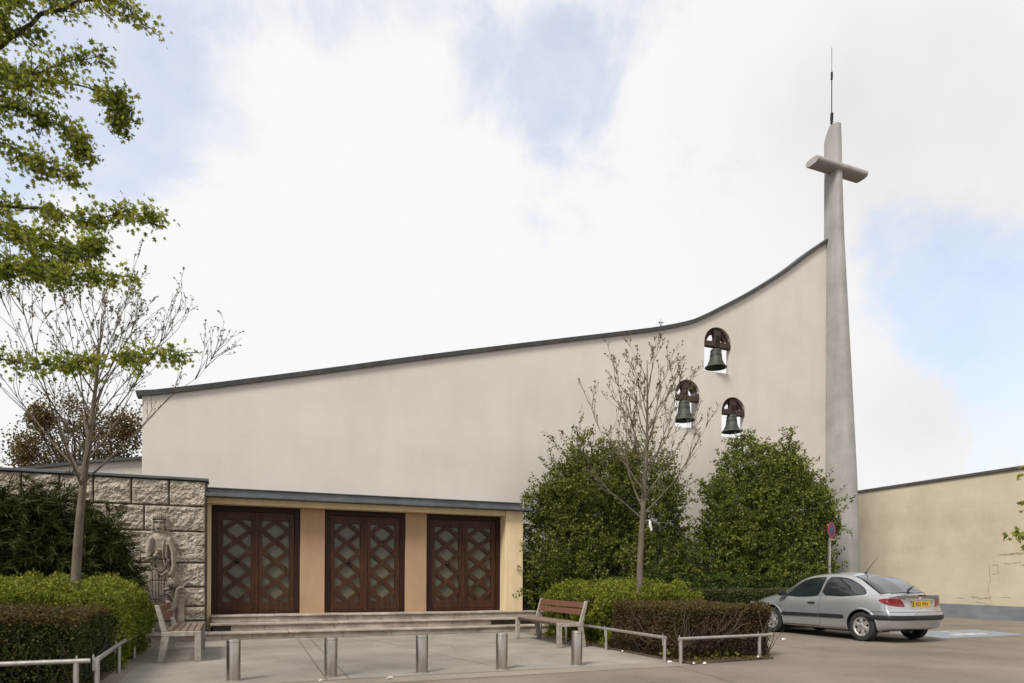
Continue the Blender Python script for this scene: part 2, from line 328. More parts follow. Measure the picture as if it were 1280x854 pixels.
# ------------------------------------------------------------------ ground, paving, beds
g = MB(); g.box(-600, 600, -200, 1500, -.4, 0)
M['asphalt'] = mat('worn_asphalt', [(.130, .103, .078), (.170, .138, .107), (.205, .169, .133)], .55, 10, .92, bump=.5, bscale=70, fine=.22, stain=((.5, .5, .5), .9, .78, 1.10), spots=.28)
M['paving'] = mat('cast_paving', [(.205, .182, .152), (.25, .225, .19), (.29, .262, .223)], 1.1, 10, .9, bump=.4, bscale=80, fine=.16, stain=((.8, .8, .8), 1.1, .78, 1.08), spots=.2)
M['paving_light'] = mat('paving_band', [(.215, .18, .14), (.265, .227, .18)], 1.1, 10, .9, bump=.4, bscale=80, fine=.12, stain=((.8, .8, .8), 1.7, .78, 1.05))
M['soil'] = mat('bare_soil', [(.035, .026, .018), (.07, .052, .037), (.11, .085, .062)], 8, 10, 1, bump=1, bscale=30, fine=.3)
M['bay_blue'] = mat('worn_blue_paint', [(.19, .155, .122), (.20, .225, .25), (.205, .25, .30)], 2.2, 9, .85, bump=.3, bscale=60, pos=[.36, .44, .7], fine=.12)
M['bay_white'] = mat('worn_white_paint', [(.20, .165, .13), (.42, .42, .42), (.5, .5, .5)], 3.5, 9, .85, pos=[.40, .50, .8], fine=.12)
structure(g.build('ground', M['asphalt']))
def sheetF(name, poly, z, material, t=.02):
    m = MB(); m.prism(poly, 'z', z - t, z); o = m.build(name, material); o.location = FW(0, 0, 0); o.rotation_euler = (0, 0, ANG); return structure(o)
# paving slabs between the beds: three sheets with open joints between them
for nm, poly in (('paving', [(-.86, -6.35), (1.52, -6.2), (1.72, -.02), (-.80, -.02)]),
                 ('paving', [(1.545, -6.2), (1.80, -6.2), (1.96, -.02), (1.745, -.02)]),
                 ('paving', [(1.825, -6.2), (4.05, -6.2), (2.95, -.02), (1.985, -.02)]),
                 ('paving', [(4.07, -6.2), (6.78, -6.2), (6.72, -.02), (2.97, -.02)])):
    sheetF(nm, poly, .004, M['paving'], .003)
sheetF('paving_band', [(-.86, -6.75), (6.8, -6.62), (6.78, -6.215), (-.86, -6.365)], .005, M['paving_light'], .004)
sheetF('edge_strip', [(-1.06, -9), (-.87, -9), (-.81, 0), (-1.0, 0)], .012, M['paving_light'], .011)
sheetF('soil', [(-9.5, -6.7), (-1.07, -6.55), (-1.0, .55), (-9.5, .55)], .03, M['soil'], .029)
sheetF('soil', [(6.80, -6.55), (8.55, -6.42), (8.7, -.2), (6.80, -.9)], .03, M['soil'], .029)
sheetF('soil', [(8.05, -1.25), (19.2, -1.25), (19.2, 2.49), (8.05, 2.49)], .035, M['soil'], .034)
sheetF('bay_marking', [(15.0, -4.75), (17.9, -4.75), (18.3, -3.2), (15.3, -3.2)], .005, M['bay_blue'], .004)
sheetF('bay_marking', [(16.0, -4.35), (17.2, -4.35), (17.3, -4.05), (16.1, -4.05)], .009, M['bay_white'], .003)
sheetF('bay_marking', [(16.6, -4.0), (16.8, -4.0), (17.0, -3.35), (16.8, -3.35)], .009, M['bay_white'], .003)
# ------------------------------------------------------------------ church: curved bell wall, nave behind
church = thingF('church', 'modern church with a long pale rendered wall whose roofline sweeps up to the right', 'church', 0, 2.5)
TOP = [(-1.43, 5.40), (-.04, 5.73), (2.47, 6.37), (4.91, 7.01), (7.87, 7.75), (10.69, 8.44), (12.37, 8.86), (13.55, 9.23), (14.2, 9.53), (14.78, 9.85), (16.06, 10.6), (17.41, 11.5), (18.46, 12.3), (19.34, 12.92)]
def arch_poly(u0, u1, z0, z1, n=20):
    r = (u1 - u0) / 2; c = (u0 + u1) / 2
    return [(u0, z0), (u1, z0)] + [(c + r * math.cos(t), z1 - r + r * math.sin(t)) for t in np.linspace(0, math.pi, n)]
def cr_line(pts, n):
    P = np.array(pts, float); P = np.vstack([2 * P[0] - P[1], P, 2 * P[-1] - P[-2]]); k = len(pts) - 1; o = []
    for t in np.linspace(0, k, n):
        i = min(int(t), k - 1); f = t - i; a, b, c, d = P[i], P[i + 1], P[i + 2], P[i + 3]
        o.append(tuple(float(q) for q in .5 * ((2 * b) + (-a + c) * f + (2 * a - 5 * b + 4 * c - d) * f * f + (-a + 3 * b - 3 * c + d) * f ** 3)))
    return o
TOP = cr_line(TOP, 66)
OPEN = [(14.17, 15.24, 7.84, 9.27, 'upper'), (13.09, 14.02, 5.98, 7.48, 'left'), (14.86, 15.82, 5.83, 7.12, 'right')]
wb = MB(); wb.prism([(u, z) for u, z in TOP] + [(19.34, -.2), (-1.43, -.2)], 'y', 0, .2)
wall = wb.build('wall', [M['render_wall']], church)
for u0, u1, z0, z1, _ in OPEN:
    cb = MB(); cb.prism(arch_poly(u0, u1, z0, z1), 'y', -1, 1); cu = cb.build('cutter', M['render_wall'], church)
    bo = wall.modifiers.new('b', 'BOOLEAN'); bo.operation = 'DIFFERENCE'; bo.object = cu; bo.solver = 'EXACT'
bpy.context.view_layer.update(); freeze(wall)
for o in list(C.collection.objects):
    if o.name.startswith('cutter'): bpy.data.objects.remove(o)
# deep reveal behind the left opening, shallow brick heads in the other two
for (u0, u1, z0, z1, nm), dp in zip(OPEN, (.05, .24, .05)):
    m = MB(); a = arch_poly(u0, u1, z0, z1); b = arch_poly(u0 - .08, u1 + .08, z0 - .08, z1 + .08); n = len(a)
    for q in range(n):
        q2 = (q + 1) % n
        P = [(a[q][0], .203, a[q][1]), (a[q2][0], .203, a[q2][1]), (b[q2][0], .203, b[q2][1]), (b[q][0], .203, b[q][1])]
        Q = [(p[0], .2 + dp, p[2]) for p in P]
        m.add(P + Q, [(0, 1, 2, 3), (7, 6, 5, 4), (0, 4, 5, 1), (3, 2, 6, 7)])
    m.build('bell_opening_reveal', M['render_wall'], church)
# coping: follows the roofline
cp = MB(); sec = []
for i, (u, z) in enumerate(TOP):
    a = TOP[max(0, i - 1)]; b = TOP[min(len(TOP) - 1, i + 1)]; t = math.atan2(b[1] - a[1], b[0] - a[0])
    uu = u - .12 if i == 0 else u
    nx, nz = -math.sin(t), math.cos(t)
    sec.append([(uu - nx * .045, -.07, z - nz * .045), (uu + nx * .065, -.09, z + nz * .065), (uu + nx * .085, .1, z + nz * .085), (uu + nx * .065, .31, z + nz * .065), (uu - nx * .045, .29, z - nz * .045)])
fine = []
for i in range(len(sec) - 1):
    for k in range(4):
        t = k / 4; fine.append([tuple(np.array(p) * (1 - t) + np.array(q) * t) for p, q in zip(sec[i], sec[i + 1])])
fine.append(sec[-1]); P = [[s[j] for j in (0, 1, 2, 3, 4, 0)] for s in fine]
cp.grid(P); cp.f.append(tuple(range(5))); cp.m.append(0); cp.build('roof_edge', M['coping'], church)
# nave behind the wall, lower than the bells
nv = MB(); nv.prism([(-1.2, 0), (18.6, 0), (18.6, 4.7), (-1.2, 3.6)], 'y', .46, 11); nv.build('nave', M['render_wall'], church)
nr = MB(); nr.prism([(-1.3, 3.61), (18.7, 4.71), (18.7, 4.85), (-1.3, 3.75)], 'y', .44, 11.2); nr.build('nave_roof', M['coping'], church)
an = MB(); an.prism([(-6.5, 0), (-1.45, 0), (-1.45, 4.12), (-2.6, 3.95), (-6.5, 3.2)], 'y', 1.2, 9); an.build('side_aisle', M['render_wall'], church)
an = MB(); an.prism([(-6.6, 3.19), (-2.6, 3.951), (-1.44, 4.121), (-1.44, 4.19), (-2.6, 4.02), (-6.6, 3.26)], 'y', 1.1, 9.1); an.build('side_aisle_roof', M['coping'], church)

# bells
def bell(u, zl, rad, h, op, label):
    u0, u1, z0, z1, _ = op; beam = z0 + (z1 - z0) * .57
    t = thingF('bell', label, 'bell', u, 2.62, zl)
    k = rad / .40; hh = h
    prof = [(.0, .96 * hh), (.15 * k, .955 * hh), (.19 * k, .92 * hh), (.203 * k, .85 * hh), (.215 * k, .65 * hh), (.24 * k, .42 * hh), (.285 * k, .24 * hh), (.36 * k, .09 * hh), (.415 * k, .025 * hh), (.41 * k, 0), (.37 * k, .01 * hh), (.28 * k, .15 * hh), (.21 * k, .4 * hh), (.18 * k, .8 * hh), (0, .85 * hh)]
    m = MB(); m.lathe(prof, 36); m.build('bell_body', M['bronze'], t, smooth=True)
    m = MB()
    for z in (.24, .62, .84): 
        r = np.interp(z, [.09, .24, .42, .65, .85, .92], [.36, .285, .24, .215, .203, .19]) * k + .004
        m.tube([(r * math.cos(a), r * math.sin(a), z * hh) for a in np.linspace(0, 2 * math.pi, 33)], .007, 5, cap=False)
    m.build('moulded_band', M['bronze'], t, smooth=True)
    m = MB(); m.tube([(0, 0, .8 * hh), (.02, 0, .1 * hh)], .014, 8); m.lathe([(0, -.05), (.04, -.03), (.05, 0), (.04, .03), (0, .05)], 12, c=(.02, 0, .05)); m.build('clapper', M['iron'], t, smooth=True)
    zb = beam - zl
    m = MB()
    for dx in (-.07, 0, .07): m.tube([(dx, 0, .9 * hh), (dx * 1.4, .0, (.9 * hh + zb) / 2 + .0), (dx, 0, zb + .04)], .022, 8)
    m.build('crown', M['iron'], t, smooth=True)
    m = MB(); W0 = u0 - u - .02; W1 = u1 - u + .02; ztop = z1 - zl
    r_ = (u1 - u0) / 2
    m.box(W0, W1, -.08, .08, zb, zb + .17)
    m.prism([(-.13, zb + .17), (.13, zb + .17), (.10, zb + .30), (.16, ztop - .10), (.16, ztop - .03), (-.16, ztop - .03), (-.16, ztop - .10), (-.10, zb + .30)], 'y', -.07, .07)
    m.prism([(W0, zb + .17), (W0 + .12, zb + .17), (W0 + .06, zb + .26), (W0, zb + .30)], 'y', -.06, .06)
    m.prism([(W1, zb + .17), (W1 - .12, zb + .17), (W1 - .06, zb + .26), (W1, zb + .30)], 'y', -.06, .06)
    m.build('headstock', M['headstock'], t, bevel=.008)
    m = MB(); m.bar((-.04, -.085, zb - .0), (-.04, -.085, ztop - .25), .03, .015); m.bar((.04, -.085, zb), (.04, -.085, ztop - .25), .03, .015)
    m.build('iron_strap', M['iron'], t)
    # arched timber lagging under the head of the opening
    m = MB(); c0 = (W0 + W1) / 2
    ts = np.linspace(.12 * math.pi, .88 * math.pi, 16)
    for i in range(15):
        for (ra, rb) in ((r_ - .17, r_ + .0),):
            q = [(c0 + rr * math.cos(tt), yy, ztop - r_ + rr * math.sin(tt)) for yy in (.0, .12) for rr, tt in ((ra, ts[i]), (rb, ts[i]), (rb, ts[i + 1]), (ra, ts[i + 1]))]
            m.add(q, [(0, 1, 2, 3), (7, 6, 5, 4), (0, 4, 5, 1), (2, 6, 7, 3), (3, 7, 4, 0), (1, 5, 6, 2)])
    m.build('lagging', M['headstock'], t)
    return t
bell(14.72, 8.02, .335, .62, OPEN[0], 'green bronze bell in the highest arched opening, just under the roofline')
bell(13.50, 6.22, .33, .64, OPEN[1], 'bronze bell in the left arched opening, behind the bare tree branches')
bell(15.36, 6.02, .31, .58, OPEN[2], 'small green bronze bell in the lowest arched opening, right of the other two')

# ------------------------------------------------------------------ cross tower
tw = thingF('cross_tower', 'tall tapering grey concrete pylon with a short cross arm near its top', 'tower', 19.27, 2.68)
m = MB(); rows = []
Z = [-.1, 0, 1, 2.5, 4.7, 7.5, 10, 13, 15, 16.12]
aw = np.interp(Z, [0, 2, 4.7, 7.5, 13, 15, 17], [.68, .66, .62, .54, .38, .34, .31]); bw = np.interp(Z, [0, 2, 4.7, 7.5, 13, 15, 17], [1.22, 1.18, 1.10, .96, .68, .62, .58])
def sect(a, b, z, k=32):
    r = []
    for t in np.linspace(0, 2 * math.pi, k, endpoint=False):
        c, s_ = math.cos(t), math.sin(t); e = 2 / 3.2
        r.append((a / 2 + a / 2 * np.sign(c) * abs(c) ** e, -b / 2 + b / 2 * np.sign(s_) * abs(s_) ** e, z))
    return r
for a, b, z in zip(aw, bw, Z): rows.append(sect(a, b, z))
top = [(p[0], p[1], 16.14 + .62 * min(1, (-p[1]) / .30) ** .7 if p[1] < 0 else 16.14) for p in sect(.31, .58, 0)]
rows.append(top); n = 32
rows = [r + [r[0]] for r in rows]; m.grid(rows); m.f.append(tuple(len(m.v) - 33 + k for k in range(32))); m.m.append(0)
m.build('shaft', M['concrete'], tw, smooth='auto')
m = MB(); arm = []
for t in np.linspace(0, 2 * math.pi, 28, endpoint=False):
    c, s_ = math.cos(t), math.sin(t); e = 2 / 2.8
    arm.append((-.44 + .27 * np.sign(c) * abs(c) ** e, 15.26 + .13 * np.sign(s_) * abs(s_) ** e))
m.prism(arm, 'x', -.93, 1.36); m.build('cross_arm', M['concrete'], tw, bevel=.015, smooth='auto')
m = MB(); m.box(-.002, .28, -.54, .005, 14.55, 14.61) if False else None
m.tube([(.12, -.28, 16.6), (.12, -.28, 17.05)], .035, 8); m.tube([(.12, -.28, 17.0), (.13, -.28, 17.25)], .05, 8); m.tube([(.12, -.28, 17.05), (.115, -.28, 18.6)], .018, 6); m.tube([(.115, -.28, 18.4), (.115, -.28, 18.65)], .036, 8)
m.tube([(.115, -.28, 18.6), (.11, -.28, 19.5)], .009, 5); m.bar((.06, -.28, 16.9), (.2, -.28, 16.98), .03, .03); m.build('lightning_rod', M['iron'], tw)

# ------------------------------------------------------------------ side wall on the right
p0 = np.array([13.9, 28.2]); p1 = np.array([16.07, 21.41]); dd = (p1 - p0) / np.linalg.norm(p1 - p0); ln = 22.0
rw = thing('boundary_wall', 'long pale yellow rendered wall with a blue grey painted base behind the parked car', 'wall', (p0[0], p0[1], 0), math.atan2(dd[1], dd[0]))
m = MB(); m.box(0, ln, 0, .3, 0, 4.80); m.build('wall_face', M['yellow_wall'], rw)
m = MB(); m.box(0, ln, -.012, -.001, 0, .46); m.build('painted_base', M['blue_base'], rw)
m = MB(); m.box(-.05, ln, -.06, .36, 4.802, 4.90); m.build('coping', M['coping'], rw, bevel=.01)
M['crack'] = mat('dark_crack', [(.27, .21, .14), (.38, .31, .215)], 20, 5, 1)
M['repair'] = mat('repaired_render', [(.40, .32, .20), (.50, .41, .27)], 9, 8, .95, bump=.5, bscale=40)
def wallpt(px, py):
    d = pixdir(px, py); nrm = np.array([-dd[1], dd[0]]); t = (p0 @ nrm) / (d.x * nrm[0] + d.y * nrm[1]); q = d * t
    return float((np.array([q.x, q.y]) - p0) @ dd), q.z + CAM_H
m = MB(); rr = random.Random(5)
def crack(pts, wd):
    P = [wallpt(*p) for p in pts]; F_ = []
    for i in range(len(P) - 1):
        for k in range(6):
            t = k / 6; F_.append((P[i][0] * (1 - t) + P[i + 1][0] * t + rr.uniform(-.02, .02), P[i][1] * (1 - t) + P[i + 1][1] * t + rr.uniform(-.02, .02)))
    F_.append(P[-1])
    for a, b in zip(F_[:-1], F_[1:]):
        m.bar((a[0], -.003, a[1]), (b[0], -.003, b[1]), .006, wd * rr.uniform(.4, 1.3), up=(0, 0, 1)) if abs(a[0] - b[0]) > abs(a[1] - b[1]) else m.bar((a[0], -.003, a[1]), (b[0], -.003, b[1]), wd * rr.uniform(.4, 1.3), .006, up=(0, 1, 0))
crack([(1249, 694), (1262, 692.5), (1280, 691)], .05); crack([(1276, 707), (1290, 706)], .05); crack([(1254, 704), (1262, 705), (1276, 703)], .02)
crack([(1240, 706), (1248, 706), (1248, 717), (1240, 718)], .02); crack([(1236, 706), (1238, 725), (1235, 738), (1239, 752), (1238, 768)], .018)
crack([(1215, 746), (1228, 748), (1238, 747)], .04); crack([(1195, 747), (1205, 748)], .02); crack([(1250, 747), (1262, 747)], .02); crack([(1220, 752), (1237, 756)], .02)
m.build('crack', M['crack'], rw)

# ------------------------------------------------------------------ entrance porch and doors
porch = thingF('entrance_porch', 'low flat entrance porch with cream piers toned for shade and a grey metal roof edge', 'porch', 0, .75, .47)
PZ = 2.84 - .47; DW = .38      # soffit height and depth of the door plane, local
doors = [(.05, 1.88), (2.43, 4.30), (4.83, 6.76)]
for a, b in ((1.885, 2.425), (4.305, 4.825)):
    m = MB(); m.box(a, b, DW - .06, 1.7, -.47, PZ); m.build('pier', M['beige'], porch, bevel=.01)
m = MB(); m.box(6.77, 7.24, .02, 1.74, -.47, PZ + .13); m.build('end_wall', M['cream'], porch, bevel=.01)
m = MB(); m.box(-.12, .045, DW - .2, 1.7, -.47, PZ); m.build('end_wall', M['cream'], porch)
m = MB(); m.box(-.1, 6.765, .06, 1.7, PZ + .002, PZ + .13); m.build('lintel', M['cream'], porch, bevel=.008)
m = MB(); m.box(-.05, 7.42, -.16, 1.74, PZ + .133, PZ + .20); m.build('soffit_edge', M['zinc'], porch, bevel=.008)
m = MB(); m.box(-.03, 7.14, -.08, 1.74, PZ + .203, PZ + .30); m.box(-.03, 7.18, -.115, 1.74, PZ + .303, PZ + .325); m.build('roof', M['zinc'], porch, bevel=.006)
H = PZ
for a, b in doors:
    W_ = b - a; cx = (a + b) / 2
    m = MB(); m.box(a, a + .11, DW, DW + .12, 0, H - .002); m.box(b - .11, b, DW, DW + .12, 0, H - .002); m.box(a + .111, b - .111, DW + .002, DW + .12, H - .12, H - .002)
    m.box(a + .111, b - .111, DW + .002, DW + .12, 0, .02)
    dr = m.build('door', M['door_dark'], porch, bevel=.006)
    lw = (W_ - .22) / 2
    for s in (0, 1):
        x0 = a + .112 + s * lw; x1 = x0 + lw - .004; ys = DW + .035; st = .115
        z0, z1 = .26, H - .30; 
        m = MB(); m.box(x0, x0 + st, ys, ys + .055, .022, H - .122); m.box(x1 - st, x1, ys, ys + .055, .022, H - .122)
        m.box(x0 + st + .001, x1 - st - .001, ys + .001, ys + .054, .022, z0); m.box(x0 + st + .001, x1 - st - .001, ys + .001, ys + .054, z1, H - .122)
        m.box(x0 + .06, x1 - .06, ys - .014, ys - .001, .07, .13); m.box(x0 + .02, x1 - .02, ys - .018, ys - .001, .022, .06)
        m.build('door_leaf', M['door'], dr, bevel=.006)
        gx0, gx1 = x0 + st + .002, x1 - st - .002; gc = (gx0 + gx1) / 2; hw = (gx1 - gx0) / 2; per = (z1 - z0) / 4
        m = MB(); slope = (per / 2) / hw; bw = .047; off = bw * math.sqrt(1 + slope ** 2)
        def clipbar(sgn, c):
            # band |z - (c + sgn*slope*(x-gc))| < off clipped to the glazed rectangle
            poly = [(gx0, c - sgn * slope * hw - off), (gx1, c + sgn * slope * hw - off), (gx1, c + sgn * slope * hw + off), (gx0, c - sgn * slope * hw + off)]
            for lim, keep in ((z0, 1), (z1, -1)):
                o_ = []
                for i in range(len(poly)):
                    p, q = poly[i], poly[(i + 1) % len(poly)]
                    ip, iq = (p[1] - lim) * keep >= 0, (q[1] - lim) * keep >= 0
                    if ip: o_.append(p)
                    if ip != iq:
                        t = (lim - p[1]) / (q[1] - p[1]); o_.append((p[0] + t * (q[0] - p[0]), lim))
                poly = o_
                if len(poly) < 3: return
            return poly
        for k in range(5):
            for sgn, dy in ((1, 0), (-1, .003)):
                pl = clipbar(sgn, z0 + k * per)
                if pl and len(pl) >= 3: m.prism(pl, 'y', ys + .004 + dy, ys + .05 + dy)
        m.build('lattice', M['door'], dr)
        m = MB(); m.box(gx0, gx1, ys + .060, ys + .068, z0, z1); m.build('glass', M['pane'], dr)
        if s == 0:
            m = MB(); zc = z0 + 2 * per; m.lathe([(0, -.05), (.03, -.045), (.04, -.02), (.02, 0), (.05, .002), (.05, .012), (0, .012)], 16, axis='y', c=(gc, ys - .012, zc)); m.build('handle', M['iron'], dr, smooth=True)
    m = MB(); m.box(cx - .035, cx + .035, DW + .012, DW + .034, .03, H - .125); m.build('meeting_stile', M['door'], dr, bevel=.008)
m = MB(); m.box(.06, 6.7, DW + .16, DW + .2, 0, H); m.build('lobby_shade_panel', M['door_dark'], porch)  # dark panel standing in for the unlit space behind the doors

# ------------------------------------------------------------------ steps
st = thingF('entrance_steps', 'three broad worn stone steps leading up to the entrance doors', 'steps', 3.4, 0)
m = MB(); m.box(-4.3, 4.35, .06, .4, 0, .10); m.box(-3.3, 4.35, .42, .75, 0, .25); m.box(-3.3, 4.35, .77, 1.95, 0, .40)
m.build('step_core', M['mortar'], st)
rr = random.Random(3); m = MB(); m2 = MB()
for k, (v0, v1, zt, ua, ub) in enumerate(((0, .40, .155, -4.6, 4.4), (.36, .76, .31, -3.36, 4.4), (.72, 2.2, .465, -3.36, 4.4))):
    u_ = ua
    while u_ < ub - .05:
        w_ = min(rr.uniform(1.0, 1.9), ub - u_); dz = rr.uniform(-.004, .004); dv = rr.uniform(-.008, .008)
        m.box(u_ + .003, u_ + w_ - .003, v0 - .02 + dv, min(v1, 1.14) if k == 2 else v1, zt - .045 + dz, zt + dz); u_ += w_
    u_ = ua + (.40 if k == 1 else .02)
    while u_ < ub - .05:
        w_ = min(rr.uniform(.55, 1.1), ub - .02 - u_)
        gap = (k == 1 and 2.6 < u_ < 4.3)
        if not gap: m2.box(u_ + .003, u_ + w_ - .003, v0 + .02 + rr.uniform(-.004, .004), v0 + .07, zt - .153, zt - .047)
        u_ += w_
m.build('tread', M['step'], st, bevel=.012); m2.build('riser', M['step'], st, bevel=.006)

# ------------------------------------------------------------------ rough stone wall
sw = thingF('stone_wall', 'rough cut stone block wall with a thin metal capping left of the doors', 'wall', -4, .6)
UL = -9.2
m = MB(); m.box(UL + 4, 3.97, .02, .5, 0, 3.27); m.build('joint_bed', M['mortar'], sw)
m = MB(); m.box(UL + 4, 4.0, -.06, .55, 3.275, 3.33); m.build('capping', M['zinc'], sw, bevel=.006)
from mathutils import noise as mn
courses = [(0, .37), (.37, .67), (.67, 1.07), (1.07, 1.57), (1.57, 2.22), (2.22, 2.74), (2.74, 3.27)]
joints = {6: [-.05, -.74, -1.42, -2.08, -2.65, -3.27, -3.9, -4.6, -5.3, -6.0, -6.8, -7.6, UL], 5: [-.05, -1.19, -2.2, -3.33, -4.3, -5.2, -6.1, -7.1, -8.1, UL]}
m = MB(); rr = random.Random(11)
for ci, (za, zb) in enumerate(courses):
    if ci in joints: js = joints[ci]
    else:
        js = [-.05]
        while js[-1] > UL: js.append(js[-1] - rr.uniform(.9, 1.6))
        js[-1] = UL
    for b_, a_ in zip(js[:-1], js[1:]):
        a = a_ + 4 + .010; b = b_ + 4 - .010; z0 = za + .010; z1 = zb - .010
        near = a_ > -4.2; step = .016 if near else .06
        nu = max(3, int((b - a) / step)); nz = max(3, int((z1 - z0) / step)); sd_ = rr.uniform(0, 90); P = []
        for i in range(nu + 1):
            row = []
            for j in range(nz + 1):
                x = a + (b - a) * i / nu; z = z0 + (z1 - z0) * j / nz
                e = min(i, nu - i) / nu * (b - a); f = min(j, nz - j) / nz * (z1 - z0); edge = min(1, min(e, f) / .03)
                h = mn.fractal(Vector((x * 7 + sd_, z * 8, 3.1)), .8, 2.1, 5) + .55 * abs(mn.noise(Vector((x * 14 + sd_, z * 16, 9))))
                h += .35 * mn.noise(Vector((x * 30 + sd_, z * 32, 4))) ; d = (.030 + .034 * max(-.6, h)) * (edge ** .4)
                row.append((x, .012 - d if 0 < i < nu and 0 < j < nz else .03, z))
            P.append(row)
        m.grid(P)
        m.add([(b, .03, z0), (b, .5, z0), (b, .5, z1), (b, .03, z1)], [(0, 1, 2, 3)])
m.build('stonework', M['stone'], sw, smooth=False)

# ------------------------------------------------------------------ carved relief figure on the wall
x = np.arange(-1.40, -.22, .0115); z = np.arange(.32, 2.72, .0115); XX, ZZ = np.meshgrid(x, z, indexing='ij'); Hh = np.zeros_like(XX)
def ell(cx, cz, rx, rz, h, p=.5, rot=0):
    global Hh
    c, s_ = math.cos(rot), math.sin(rot); a = ((XX - cx) * c + (ZZ - cz) * s_) / rx; b = (-(XX - cx) * s_ + (ZZ - cz) * c) / rz
    Hh = np.maximum(Hh, h * np.maximum(0, 1 - a * a - b * b) ** p)
def seg(pts, r, h, p=.5, sub=False):
    global Hh
    D = np.full_like(XX, 9.); rs = r if isinstance(r, (list, tuple)) else [r] * len(pts)
    for (a, b), r0, r1 in zip(zip(pts[:-1], pts[1:]), rs[:-1], rs[1:]):
        vx, vz = b[0] - a[0], b[1] - a[1]; t = np.clip(((XX - a[0]) * vx + (ZZ - a[1]) * vz) / (vx * vx + vz * vz), 0, 1)
        d = np.hypot(XX - a[0] - t * vx, ZZ - a[1] - t * vz) / (r0 + (r1 - r0) * t); D = np.minimum(D, d)
    v = h * np.maximum(0, 1 - D * D) ** p
    if sub: Hh = np.where(Hh > .01, np.maximum(Hh - v, .012), Hh)
    else: Hh = np.maximum(Hh, v)
ell(-.93, 2.36, .25, .30, .05, .25)                       # halo
ell(-.92, 1.84, .27, .36, .15, .35); ell(-.92, 2.02, .27, .16, .14, .4)       # chest and shoulders
seg([(-.93, 2.2), (-.93, 2.02)], .085, .13)
ell(-.93, 2.33, .14, .20, .20, .42)                        # face
ell(-.93, 2.48, .175, .12, .17, .35); seg([(-1.08, 2.50), (-1.09, 2.26)], .036, .12); seg([(-.78, 2.50), (-.77, 2.26)], .036, .12)
for k in range(7): seg([(-1.06 + k * .043, 2.43), (-1.07 + k * .046, 2.58)], .011, .05, sub=True)
seg([(-1.09, 2.43), (-.77, 2.43)], .012, .05, sub=True)
seg([(-.93, 2.40), (-.93, 2.28)], [.014, .030], .235)
for s_ in (-1, 1):
    seg([(-.93 + s_ * .035, 2.375), (-.93 + s_ * .10, 2.37)], .026, .085, sub=True); seg([(-.93 + s_ * .05, 2.366), (-.93 + s_ * .085, 2.365)], .013, .175)
seg([(-.975, 2.235), (-.885, 2.235)], .012, .04, sub=True); seg([(-.965, 2.215), (-.895, 2.215)], .012, .165)
seg([(-1.09, 1.62), (-1.12, .95), (-1.10, .62)], [.10, .12, .12], .09, .3); seg([(-.78, 1.62), (-.80, .95), (-.82, .62)], [.12, .13, .12], .09, .3); seg([(-.95, 1.6), (-.95, .6)], [.2, .2], .10, .25)
seg([(-.70, 2.03), (-.61, 1.78), (-.60, 1.50), (-.64, 1.36)], [.09, .085, .06, .045], .19)
ell(-.66, 1.33, .055, .07, .17)
seg([(-1.13, 2.03), (-1.20, 1.80), (-1.16, 1.64), (-1.0, 1.72)], [.09, .085, .075, .055], .20)
ell(-.98, 1.75, .06, .085, .21); 
for k in range(4): seg([(-.985 + k * .022, 1.76), (-.975 + k * .022, 1.83)], .010, .235)
seg([(-.83, 1.98), (-.86, 1.7), (-.78, 1.5), (-.70, 1.62)], .03, .19); seg([(-.75, 1.95), (-.77, 1.70), (-.72, 1.58)], .022, .21)
seg([(-1.05, 1.52), (-.98, 1.38), (-.88, 1.35), (-.78, 1.44), (-.74, 1.56)], .018, .05, sub=True); seg([(-1.02, 1.45), (-.96, 1.34), (-.88, 1.31), (-.77, 1.38)], .016, .15)
seg([(-1.10, 1.50), (-1.10, .9)], .012, .05, sub=True); seg([(-.94, 1.33), (-.95, .6)], .016, .06, sub=True); seg([(-.80, 1.35), (-.81, .7)], .012, .05, sub=True); seg([(-1.02, 1.3), (-1.03, .65)], .009, .04, sub=True); seg([(-.88, 1.3), (-.88, .65)], .009, .04, sub=True)
seg([(-1.14, 1.2), (-.76, 1.2)], .008, .03, sub=True); seg([(-1.1, 1.63), (-.76, 1.63)], .014, .05, sub=True)
for (cx, cz) in ((-.88, .92), (-.80, .80), (-.92, .74), (-.74, .95), (-.99, .85), (-.84, .64)):
    ell(cx, cz, .07, .06, .15, .5); seg([(cx - .04, cz), (cx, cz + .03), (cx + .04, cz)], .009, .05, sub=True)
ell(-.62, 1.16, .15, .13, .18, .5); seg([(-.76, 1.17), (-.62, 1.235), (-.48, 1.15)], .008, .03, sub=True)   # sphere
seg([(-.44, 1.05), (-.50, 1.02), (-.52, .85), (-.58, .66), (-.72, .52)], [.05, .05, .06, .07, .08], .17); seg([(-.36, 1.06), (-.50, 1.05)], .03, .14); seg([(-.34, .97), (-.48, .97)], .03, .13); seg([(-.35, .88), (-.47, .88)], .03, .12)
seg([(-.42, .95), (-.43, .40)], [.08, .11], .11, .3)
for t in range(5): seg([(-.80 + .05 * t, 1.02 - .05 * t), (-.70 + .03 * t, 1.04 - .07 * t)], .025, .14)
ell(-1.27, 1.10, .08, .13, .07, .4); ell(-1.27, 1.12, .045, .075, .11, .5)
Hh *= 1.05; Hh += np.where(Hh > .02, .006 * np.sin(XX * 140) * np.sin(ZZ * 70), 0)
idx = -np.ones(XX.shape, int); keep = Hh > .004; vsR = []; m = MB()
gx, gz = XX.shape
cell = keep[:-1, :-1] | keep[1:, :-1] | keep[:-1, 1:] | keep[1:, 1:]
for i in range(gx):
    for j in range(gz): idx[i, j] = i * gz + j
m.v = [((float(XX[i, j]) + .9) * .76 + .02, float(-Hh[i, j] if keep[i, j] else .03), float(ZZ[i, j]) - .3) for i in range(gx) for j in range(gz)]
